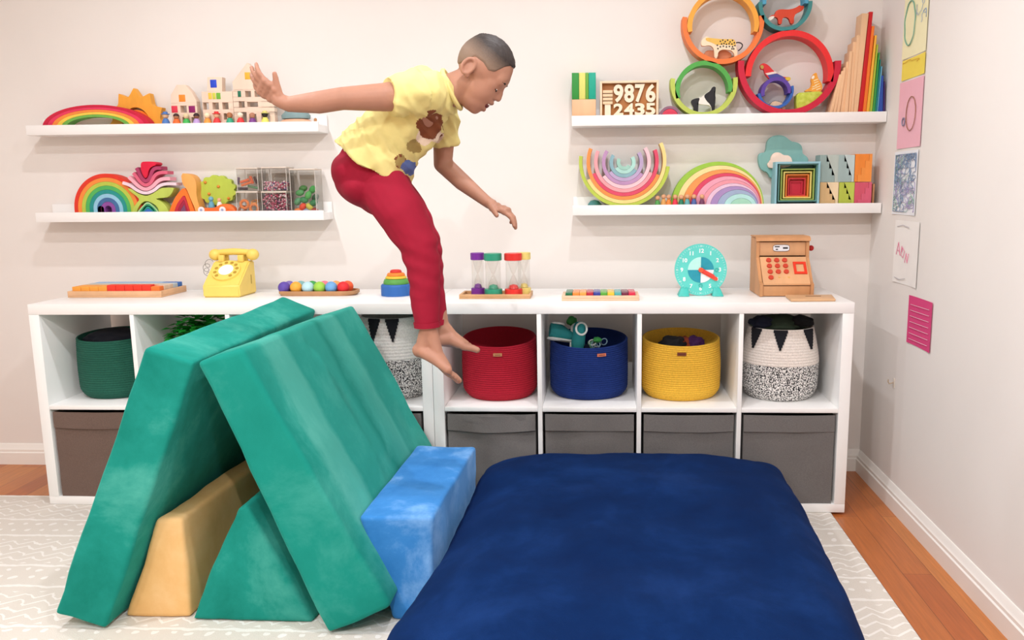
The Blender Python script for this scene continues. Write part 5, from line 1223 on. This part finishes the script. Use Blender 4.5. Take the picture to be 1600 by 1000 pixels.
    link_mesh('red_knob', ball(NB(), (x1 + .018, y0 + .14, ZT + .165), .0105, 3), paint('c01f22', .3), k, 80)
register()
bm = NB(); hexa(bm, [(-.212, -.374, ZT), (-.058, -.366, ZT), (-.038, -.245, ZT), (-.204, -.248, ZT), (-.212, -.374, ZT + .009), (-.058, -.366, ZT + .009), (-.038, -.245, ZT + .009), (-.204, -.248, ZT + .009)], .003)
cb = tag(link_mesh('wooden_card', bm, wood('d9ae84', .1)), 'flat wooden card with a slot lying before the cash register', 'toy card')
bm = NB(); hexa(bm, [(-.145, -.300, ZT + .0091), (-.090, -.297, ZT + .0091), (-.088, -.286, ZT + .0091), (-.143, -.289, ZT + .0091), (-.145, -.300, ZT + .0096), (-.090, -.297, ZT + .0096), (-.088, -.286, ZT + .0096), (-.143, -.289, ZT + .0096)]); link_mesh('slot', bm, paint('7a5434', .7), cb)

# ------------------------------------------------------------ drawings taped to the right wall
def sheet(ya, yb, z0, z1, h, label, draw=None, skew=0.0, grp='drawings on the right wall'):
    """ya: far edge, yb: nearer edge"""
    bm = NB(); n = 8; X = RX - .0012; rows = []
    for i in range(n + 1):
        u = i / n; y = ya + (yb - ya) * u; c = .003 * (abs(u - .5) * 2) ** 3
        rows.append([bm.verts.new((X - c - dx, y, z + skew * u)) for z in (z0, z1) for dx in (0, .0005)])
    for p, q in zip(rows, rows[1:]):
        for a, b in ((0, 1), (1, 3), (3, 2), (2, 0)): bm.faces.new((p[a], p[b], q[b], q[a]))
    bm.faces.new((rows[0][0], rows[0][1], rows[0][3], rows[0][2])); bm.faces.new((rows[-1][0], rows[-1][1], rows[-1][3], rows[-1][2]))
    o = tag(link_mesh('childs_drawing', bm, paint(h, .8, .02, 20)), label, 'drawing', grp)
    for nm_, hh, lines, r in (draw or []):
        bm = NB()
        for ln in lines: tube(bm, [(X - .0042 if True else 0, ya + (yb - ya) * u, z0 + (z1 - z0) * v) for u, v in ln], r, 4)
        link_mesh(nm_, bm, paint(hh, .8), o)
    return o
def scr(seed, n, m=40, u0=.05, u1=.95, v0=.05, v1=.95):
    r = random.Random(seed); L = []
    for _ in range(n):
        u, v = r.uniform(u0, u1), r.uniform(v0, v1); q = []; a = r.uniform(0, 6)
        for i in range(m): a += r.uniform(-.9, 1.3); u = min(u1, max(u0, u + .045 * math.cos(a))); v = min(v1, max(v0, v + .03 * math.sin(a))); q.append((u, v))
        L.append(q)
    return L
sheet(-.152, -.37, 1.592, 1.82, 'f4efc4', 'pale yellow drawing with a green ring, topmost on the right wall', [('green_ring', '7fae9a', [[(.28 + .22 * math.cos(a) * (1 + .05 * math.sin(7 * a)), .5 + .32 * math.sin(a)) for a in [2 * PI * i / 40 for i in range(41)]]], .0022), ('blue_scribble', '8fa6c8', scr(3, 2, 30, .55, .95, .3, .8), .0009)])
sheet(-.160, -.37, 1.520, 1.588, 'f1dc5c', 'narrow bright yellow sheet under the pale yellow drawing', [('orange_scribble', 'd9a23a', scr(5, 1, 30), .0009)])
sheet(-.150, -.37, 1.286, 1.514, 'f0b8c6', 'pink drawing on the right wall', [('grey_dots', '8f8aa0', [[(.25 + .06 * math.cos(a), .40 + .06 * math.sin(a)) for a in [k * .9 for k in range(16)]]], .0022), ('brown_shape', 'a0705a', [[(.55 + .2 * math.cos(a), .5 + .25 * math.sin(a)) for a in [k * .4 for k in range(17)]]], .0016)])
sheet(-.138, -.36, 1.056, 1.276, 'eef0f4', 'white drawing densely scribbled in blue-grey crayon', [('blue_scribble', '7f93ae', scr(11, 9, 90), .0011), ('lilac_scribble', 'a79cc0', scr(12, 5, 80), .0010), ('green_scribble', '8fb0a4', scr(13, 4, 80), .0010)])
sheet(-.182, -.41, .815, 1.036, 'f3f0ec', 'white sheet with a few pink letters scrawled on it', [('pink_scrawl', 'e08aa4', [[(.12, .45), (.2, .65), (.28, .45), (.24, .52), (.16, .52)], [(.35, .6), (.33, .45), (.42, .42), (.47, .52), (.38, .58), (.35, .5)], [(.5, .35), (.55, .5), (.6, .35), (.65, .5)]], .0013), ('grey_scrawl', 'b4b0b8', [[(.1, .9), (.35, .93), (.6, .9)], [(.1, .08), (.3, .06), (.55, .10)]], .0010)])
sheet(-.356, -.56, .622, .786, 'd8447e', 'magenta paper, lowest on the right wall', [('white_lines', 'f0d0dc', [[(.1, .1 + .12 * k), (.9, .12 + .12 * k)] for k in range(7)], .0008)])
t = thing('wall_hook', (RX - .012, -.25, .43), 'small pale metal hook low on the right wall', 'hook')
link_mesh('back_plate', box(NB(), RX - .0025, RX - .0002, -.258, -.242, .432, .468, .001), paint('e6ded2', .3), t)
bm = NB(); tube(bm, [(RX - .003, -.25, .452), (RX - .018, -.25, .448), (RX - .022, -.25, .455), (RX - .022, -.25, .464)], .0022, 8); link_mesh('hook_arm', bm, paint('b9a58c', .3), t)
# ------------------------------------------------------------ the jumping child
def solid(name, bm, voxel, mats, parent, it=6, disp=None, assign=None, soften=None):
    me = bpy.data.meshes.new('tmp'); bm.to_mesh(me); bm.free(); o = bpy.data.objects.new('tmp', me); C.objects.link(o)
    r = o.modifiers.new('r', 'REMESH'); r.mode = 'VOXEL'; r.voxel_size = voxel; r.adaptivity = 0
    s = o.modifiers.new('s', 'SMOOTH'); s.factor = .5; s.iterations = it
    dg = bpy.context.evaluated_depsgraph_get(); m2 = bpy.data.meshes.new_from_object(o.evaluated_get(dg)); bpy.data.objects.remove(o); bpy.data.meshes.remove(me)
    b2 = NB(); b2.from_mesh(m2); bpy.data.meshes.remove(m2)
    for f in b2.faces: f.material_index = 0
    if soften:
        vs_ = [v for v in b2.verts if soften(v.co)]
        for _ in range(14): bmesh.ops.smooth_vert(b2, verts=vs_, factor=.5, use_axis_x=True, use_axis_y=True, use_axis_z=True)
    if disp:
        b2.normal_update()
        for v, d in [(v, v.normal * disp(v.co, v.normal)) for v in b2.verts]: v.co += d
    if assign:
        b2.normal_update()
        for f in b2.faces: f.material_index = assign(f.calc_center_median(), f.normal)
    return link_mesh(name, b2, mats, parent, 80)
def limb(bm, pts, rad, n=18):
    P = [Vector(p) for p in pts]
    for i in range(len(P) - 1): cone(bm, P[i], P[i + 1], rad[i], rad[i + 1], n)
    for p, r in zip(P, rad): ball(bm, p, r, 3)
def frame(d, nrm):
    d = d.normalized(); s = d.cross(nrm).normalized(); n = s.cross(d).normalized(); return d, s, n
def hand(bm, wrist, d, nrm, thumb, curl=(.25, .3, .35, .45), spread=.12, k=1.0):
    """d: finger direction, nrm: back of the hand, thumb: +1/-1 side"""
    d, s, n = frame(d, nrm); s = s * thumb; pl = .060 * k
    # palm: two rows of blobs form a flat wedge
    for u, w in ((.15, .017), (.4, .021), (.7, .024), (.92, .024)):
        for q in (-1, -.33, .33, 1): ball(bm, wrist + d * pl * u + s * q * w * k * .78, .0105 * k, 3)
    cone(bm, wrist, wrist + d * pl * .3, .016 * k, .015 * k)
    ball(bm, wrist + d * pl * .35 + s * .016 * k - n * .004 * k, .013 * k, 3)
    for i, (q, L) in enumerate(((.95, .050), (.33, .056), (-.3, .052), (-.9, .041))):
        p = wrist + d * pl * (.95 if i < 3 else .88) + s * q * .0205 * k; L *= k
        a = spread * q; dd = (d * math.cos(a) + s * math.sin(a)).normalized(); ang = 0; pts = [p - dd * .008]; rr = [.0072 * k]
        for seg, f in enumerate((.46, .30, .24)):
            ang += curl[i] * (.7, 1.1, .8)[seg]; v = dd * math.cos(ang) - n * math.sin(ang); p = p + v * L * f; pts.append(p); rr.append((.0070, .0063, .0054)[seg] * k)
        limb(bm, pts, rr, 12)
    p = wrist + d * pl * .28 + s * .020 * k - n * .003 * k; a = .75; dd = d * math.cos(a) + s * math.sin(a); pts = [wrist + d * pl * .1 + s * .008 * k, p]; rr = [.011 * k, .0095 * k]
    for f, b, r in ((.022, .15, .0082), (.019, -.15, .0068)):
        v = (dd * math.cos(b) - n * .25 - s * math.sin(b) * .3).normalized(); p = p + v * f * k; pts.append(p); rr.append(r * k)
    limb(bm, pts, rr, 12)
def foot(bm, ankle, heel, toe, side, k=1.0, r0=.023):
    """side: unit vector towards the little toe"""
    d = (toe - heel); L = d.length; d.normalize(); up = (ankle - heel); up = (up - d * up.dot(d)).normalized()
    limb(bm, [ankle, heel + up * .024 + d * .018], [r0, .021])
    ball(bm, heel + up * .018 + d * .012, .020, 3)
    for q in (-1, 0, 1):
        w = side * q
        limb(bm, [heel + up * .020 + d * .022 + w * .009, heel + up * (.024 - .004 * q) + d * L * .42 + w * .013, heel + up * .0145 + d * L * .70 + w * .0185], [.018, .0165 - .001 * q, .0118], 14)
    limb(bm, [ankle + d * .006, heel + up * .036 + d * L * .40, heel + up * .020 + d * L * .68], [.021, .0165, .012], 14)
    for i, q in enumerate((-1.0, -.48, -.02, .44, .9)):
        b = heel + up * .0125 + d * L * (.72 - .035 * max(0, i - 1)) + side * q * .0205; l = (L * (.26, .235, .21, .18, .15)[i])
        limb(bm, [b, b + d * l * .6 + up * .001, b + d * l - up * .002], [(.0105, .0072, .0068, .0065, .006)[i], (.0100, .0062, .006, .0058, .0055)[i], (.0092, .006, .0058, .0055, .0052)[i]], 12)
SK = paint('ab7c66', .55, .05, 25); b_ = SK.node_tree.nodes['Principled BSDF']; b_.inputs['Subsurface Weight'].default_value = .12; b_.inputs['Subsurface Radius'].default_value = (.02, .008, .004)
person = thing('person', (-1.38, -1.05, .63), 'child in a yellow T-shirt and red trousers jumping barefoot in mid air, arms out', 'person')
YN, YFR = -1.13, -.97
O = W(757, 107, -1.05); K = .00163
f_ = Vector((.74, 0, -.672)); u_ = Vector((.672, 0, .74)); s_ = Vector((0, -1, 0))      # face, crown, towards the camera
def H(a, b, c=0): return O + f_ * a * K + u_ * b * K + s_ * c * K
HR = Matrix((f_, s_, u_)).transposed()
def hb(bm, a, b, c, ra, rc, rb, n=4, mi=0): ball(bm, H(a, b, c), K, n, mi, (ra, rc, rb), HR)
bm = NB()
# head
hb(bm, -3, 6, 0, 43, 37.5, 42); hb(bm, 4, 10, 0, 37, 35, 36); hb(bm, -16, 2, 0, 29, 32, 32)
hb(bm, 14, -22, 0, 29.5, 29, 37); hb(bm, 15, -42, 0, 26, 22, 25); hb(bm, 27, -56, 0, 11, 13, 10)
hb(bm, 20, -10, 0, 23, 29, 20); hb(bm, 32, 4, 0, 12, 26, 18)
for c in (-1, 1):
    hb(bm, 17, -27, c * 10, 22, 16, 24)
    hb(bm, 38, -1, c * 13, 5, 10, 3.5)
limb(bm, [H(40, -4), H(44, -13), H(46.5, -20.5)], [4.6 * K, 4.8 * K, 5.2 * K]); 
for c in (-1, 1): ball(bm, H(42, -23, c * 5), 4.2 * K, 3)
limb(bm, [H(40, -33, -9), H(43.5, -32.5, 0), H(40, -33, 9)], [3.0 * K, 4.0 * K, 3.0 * K]); limb(bm, [H(36, -47, -8), H(40, -48, 0), H(36, -47, 8)], [3.2 * K, 4.2 * K, 3.2 * K])
for c in (-1, 1):   # ears
    tube(bm, [H(-12 + 11.5 * math.cos(t) * .72 - 1.5, -14 + 12.5 * math.sin(t), c * (38 + 4 * (1 - math.cos(t - .6)) / 2)) for t in [2 * PI * i / 20 for i in range(20)]], 3.0 * K, 8, closed=True)
    hb(bm, -11, -16, c * 36, 8, 4, 11); hb(bm, -6, -26, c * 37, 4, 3.5, 5)
# neck and trunk
limb(bm, [W(735, 128, -1.05), W(716, 136, -1.05), W(692, 147, -1.05)], [.041, .041, .047])
def tr(x, y, r, wy, Yc=-1.05): ball(bm, W(x, y, Yc), r, 3, 0, (1, wy, 1))
for x, y, r, wy in ((672, 152, .062, 1.5), (655, 168, .068, 1.45), (630, 192, .070, 1.30), (608, 220, .070, 1.2), (590, 248, .066, 1.2), (580, 262, .058, 1.2)): tr(x, y, r, wy)
# near (right) arm swung back, far (left) arm forward and down
shN, shF = W(652, 147, -1.155), W(684, 150, -.945)
eN, wN = W(535, 154, -1.235), W(452, 163, -1.245)
limb(bm, [shN, W(600, 152, -1.20), eN, W(498, 160, -1.243), wN, W(436, 157, -1.245)], [.040, .034, .027, .0265, .0185, .0165])
eF, wF = W(692, 256, -.90), W(758, 313, -.93)
limb(bm, [shF, W(694, 205, -.915), eF, W(722, 284, -.915), wF, W(765, 318, -.93)], [.038, .031, .026, .0245, .0165, .0155])
hand(bm, W(438, 157, -1.245), Vector((-.72, -.1, .60)), Vector((-.35, -.85, -.35)), 1, (.30, .26, .32, .44), .22, .92)
hand(bm, W(763, 317, -.93), Vector((.88, -.12, -.40)), Vector((.35, -.1, .92)), 1, (.35, .42, .5, .6), .20, 1.0)
# legs
hN, kN, aN = W(596, 292, -1.10), W(652, 386, -1.125), W(669, 512, -1.12)
hF, kF, aF = W(602, 292, -1.0), W(660, 384, -.975), W(689, 508, -.985)
limb(bm, [hN, W(622, 335, -1.12), kN, W(659, 425, -1.125), aN], [.038, .044, .036, .034, .0225]); limb(bm, [hF, W(628, 333, -.98), kF, W(668, 425, -.975), aF], [.038, .044, .036, .034, .0225])
foot(bm, W(669, 516, -1.12), W(645, 552, -1.115), W(716, 600, -1.14), Vector((.25, -.93, .28)).normalized())
foot(bm, W(690, 512, -.985), W(674, 540, -.985), W(750, 553, -.985), Vector((.2, .95, -.2)).normalized())
def soft_face(co):
    d = co - O; a, b, c = d.dot(f_) / K, d.dot(u_) / K, abs(d.dot(s_) / K)
    return -75 < b < 45 and -8 < a < 60 and c < 33 and not (a > 38 and -54 < b < -10 and c < 10)
body = solid('body', bm, .0028, SK, person, 5, soften=soft_face)
# face details
for c in (-1, 1):
    e = link_mesh('eye', ball(NB(), H(35.0, -12, c * 14.0), 4.4 * K, 3), paint('efe9e4', .2), body, 80)
    link_mesh('iris', ball(NB(), H(37.6, -13.6, c * 14.2), 2.5 * K, 3, 0, (1, 1, 1)), paint('24150f', .15), e, 80)
    bm = NB(); tube(bm, [H(38.6, -12.5, c * 8.5), H(39.4, -13.6, c * 14), H(36.6, -12.4, c * 19.5)], .8 * K, 6); link_mesh('eyelashes', bm, paint('2a1a14', .7), e)
    bm = NB(); tube(bm, [H(41.5, 1, c * 6), H(42, 3.5, c * 13), H(38, 2.5, c * 21)], [1.2 * K, 1.7 * K, .9 * K], 6); link_mesh('eyebrow', bm, paint('1d1614', .8), body)
bm = NB(); hb(bm, 38.5, -40.5, 0, 5, 8.5, 5.0, 3); mo = link_mesh('mouth', bm, paint('5e2320', .5), body, 80)
bm = NB(); tube(bm, [H(41.0, -37.0, -6), H(43.2, -36.8, 0), H(41.0, -37.0, 6)], 1.35 * K, 6); link_mesh('teeth', bm, paint('f2ede4', .3), mo)
# hair: dark on top, clipped short at the sides
def hairmat():
    m, nt, b = base_mat('short_dark_hair', .6, .3); tc = nt.nodes.new('ShaderNodeTexCoord'); n = nt.nodes.new('ShaderNodeTexNoise'); mp = nt.nodes.new('ShaderNodeMapping')
    mp.inputs['Rotation'].default_value = (0, .75, 0); mp.inputs['Scale'].default_value = (30, 300, 300); nt.links.new(tc.outputs['Object'], mp.inputs[0]); nt.links.new(mp.outputs[0], n.inputs['Vector'])
    cr = nt.nodes.new('ShaderNodeValToRGB'); cr.color_ramp.elements[0].color = hx('1a1615'); cr.color_ramp.elements[1].color = hx('4a423f'); nt.links.new(n.outputs[0], cr.inputs[0]); nt.links.new(cr.outputs[0], b.inputs['Base Color']); return m
HM = hairmat()
bm = NB(); bmesh.ops.create_icosphere(bm, subdivisions=6, radius=1)
LIM = [(-60, -26), (-34, -24), (-24, -14), (-16, 3), (0, 5), (14, 1), (22, 6), (28, 22), (33, 33), (60, 34)]
def hairline(a):
    for (x0, y0), (x1, y1) in zip(LIM, LIM[1:]):
        if a <= x1: return y0 + (y1 - y0) * max(0, a - x0) / (x1 - x0)
    return LIM[-1][1]
rm = []
for v in bm.verts:
    a, c, b = v.co.x * 44.5 - 3, v.co.y * 39.0, v.co.z * 43.5 + 6
    m_ = b - hairline(a)
    if m_ < -6: rm.append(v)
    edge = max(0, min(1, (m_ + 2) / 5)); top = max(0, min(1, (b - 22) / 12))
    lift = -3.2 * (1 - edge) + 1.8 * top + 1.2 * top * noise.noise(Vector((a * .10, c * .9, b * .2))) + .25 * noise.noise(Vector((a, c, b)) * .9)
    q = Vector((a + 3, c, b - 6)); q *= 1 + lift / 44
    if a > 18 and b > 30: q.x += 2.5 * (a - 18) / 20
    v.co = H(q.x - 3, q.z + 6, q.y)
bmesh.ops.delete(bm, geom=rm, context='VERTS')
r_ = bmesh.ops.extrude_face_region(bm, geom=list(bm.faces))
for g in r_['geom']:
    if isinstance(g, bmesh.types.BMVert): g.co = O + (g.co - O) * .93
hair = link_mesh('hair', bm, [HM], person, 80)
nt = HM.node_tree; hc = wloc(hair) - O      # clipped sides are paler than the top
dt = nt.nodes.new('ShaderNodeVectorMath'); dt.operation = 'DOT_PRODUCT'; dt.inputs[1].default_value = u_
tc_ = nt.nodes.new('ShaderNodeTexCoord'); nt.links.new(tc_.outputs['Object'], dt.inputs[0])
n_ = nt.nodes.new('ShaderNodeTexNoise'); n_.inputs['Scale'].default_value = 260; nt.links.new(tc_.outputs['Object'], n_.inputs['Vector'])
ad_ = nt.nodes.new('ShaderNodeMath'); ad_.operation = 'MULTIPLY_ADD'; ad_.inputs[1].default_value = .012; nt.links.new(n_.outputs[0], ad_.inputs[0]); nt.links.new(dt.outputs['Value'], ad_.inputs[2])
mr_ = nt.nodes.new('ShaderNodeMapRange'); mr_.inputs['From Min'].default_value = 8 * K - hc.dot(u_); mr_.inputs['From Max'].default_value = 34 * K - hc.dot(u_); nt.links.new(ad_.outputs[0], mr_.inputs[0])
mx_ = nt.nodes.new('ShaderNodeMix'); mx_.data_type = 'RGBA'; mx_.inputs[6].default_value = hx('86705f'); nt.links.new(mr_.outputs[0], mx_.inputs[0])
pb_ = nt.nodes['Principled BSDF']; src_ = pb_.inputs['Base Color'].links[0].from_socket; nt.links.new(src_, mx_.inputs[7]); nt.links.new(mx_.outputs[2], pb_.inputs['Base Color'])
# trousers
bm = NB()
for x, y, r, wy in ((579, 262, .083, 1.32), (574, 276, .083, 1.38), (596, 290, .080, 1.40)): ball(bm, W(x, y, -1.05), r, 4, 0, (1, wy, 1))
ball(bm, W(556, 268, -1.05), .056, 4, 0, (1, 2.1, 1)); ball(bm, W(572, 290, -1.05), .060, 4, 0, (1, 2.0, 1))
limb(bm, [W(598, 291, -1.105), W(626, 332, -1.118), W(654, 382, -1.123), W(661, 415, -1.123), W(664, 460, -1.122)], [.064, .064, .051, .045, .040])
limb(bm, [W(602, 291, -.995), W(632, 332, -.982), W(661, 380, -.977), W(668, 415, -.977), W(673, 460, -.980)], [.064, .064, .051, .045, .039])
cone(bm, W(664, 455, -1.122), W(667, 507, -1.12), .040, .0335, 28); cone(bm, W(673, 455, -.980), W(680, 504, -.983), .039, .033, 28)
def fold(co, nrm):
    return .0035 * noise.noise(Vector((co.x * 14 + co.z * 9, co.y * 14, co.z * 26 - co.x * 20))) + .0018 * noise.noise(co * 55)
def fold2(co, nrm):
    kd = max(0, 1 - (co - W(655, 400, -1.05)).length / .16); return .0035 * noise.noise(Vector((co.x * 9, co.y * 12, co.z * 22))) + kd * .004 * math.sin(co.z * 150 + co.x * 60)
RP = paint('94052a', .85, .05, 40, (1, 1, 1), .1)
pants = solid('trousers', bm, .0040, RP, person, 7, fold2)
for (x, y, Yc, x2, y2, r) in ((667, 503, -1.12, 667.5, 511, .0352), (679.5, 500, -.983, 681, 508, .0347)): link_mesh('cuff', cone(NB(), W(x, y, Yc), W(x2, y2, Yc), r, r * .97, 32), RP, pants)
# shirt
bm = NB()
def sh(x, y, r, wy, Yc=-1.05): ball(bm, W(x, y, Yc), r, 4, 0, (1, wy, 1))
for x, y, r, wy in ((682, 148, .060, 1.35), (664, 150, .072, 1.45), (650, 165, .078, 1.38), (632, 186, .080, 1.32), (612, 208, .080, 1.34)): sh(x, y, r, wy)
def oval_cone(a, b, ra, rb, wy, n=40):
    a, b = Vector(a), Vector(b); d = (b - a).normalized(); u = Vector((d.z, 0, -d.x)).normalized(); w = Vector((0, 1, 0)); A, B = [], []
    for i in range(n):
        t = 2 * PI * i / n; A.append(bm.verts.new(a + u * math.cos(t) * ra + w * math.sin(t) * ra * wy)); B.append(bm.verts.new(b + u * math.cos(t) * rb + w * math.sin(t) * rb * wy))
    for i in range(n): bm.faces.new((A[i], A[(i + 1) % n], B[(i + 1) % n], B[i]))
    bm.faces.new(A[::-1]); bm.faces.new(B)
oval_cone(W(616, 202, -1.05), W(582, 257, -1.05), .082, .108, 1.30)
# loose belly of the shirt hanging down in front
limb(bm, [W(668, 185, -1.05), W(650, 214, -1.05), W(636, 245, -1.05)], [.050, .046, .030])
cone(bm, W(660, 142, -1.15), W(609, 151, -1.192), .056, .048, 32); ball(bm, W(662, 144, -1.13), .058, 4)
ball(bm, W(684, 155, -.965), .056, 4); cone(bm, W(686, 160, -.95), W(696, 223, -.912), .050, .043, 32)
def foldS(co, nrm):
    w = Vector((co.x, 0, co.z)) - W(600, 230, -1.05); p = (co.x * .55 + co.z * .83)
    k_ = noise.noise(Vector((co.x * 26 + co.z * 19, co.y * 7, co.z * 5 - co.x * 7)))
    return .011 * (1 - 2 * abs(k_)) - .006 + .003 * noise.noise(co * 38)
def print_zone(c, n):
    # transfer print on the chest: brown, cream and blue patches
    def near(px, py, r): q = W(px, py, c.y); return math.hypot(c.x - q.x, c.z - q.z) < r * (1 + .35 * noise.noise(c * 45))
    if n.x * .55 - n.z * .5 < .02 and n.y < -.75: pass
    if near(673, 196, .034) and not near(660, 178, .012): return 1
    if near(664, 214, .024) or near(682, 212, .018): return 2
    if near(647, 228, .018): return 3
    if near(640, 262, .020): return 4
    if near(626, 252, .016): return 1 if noise.noise(c * 60) > 0 else 3
    return 0
YS = paint('ddd088', .85, .05, 25, (1, 1, 1), .1)
solid('t_shirt', bm, .0036, [YS, paint('7a4326', .85), paint('e6d2bc', .85), paint('a08a50', .85), paint('5a6ea8', .85)], person, 5, foldS, print_zone)
bm = NB(); cN = W(703, 139, -1.05); d = (W(722, 133, -1.05) - W(690, 148, -1.05)).normalized(); u = Vector((d.z, 0, -d.x)); tube(bm, [W(706, 140, -1.05) + (u * math.cos(t) + Vector((0, 1, 0)) * math.sin(t)) * .052 for t in [2 * PI * i / 36 for i in range(36)]], .006, 8, closed=True)
link_mesh('collar', bm, YS, person)
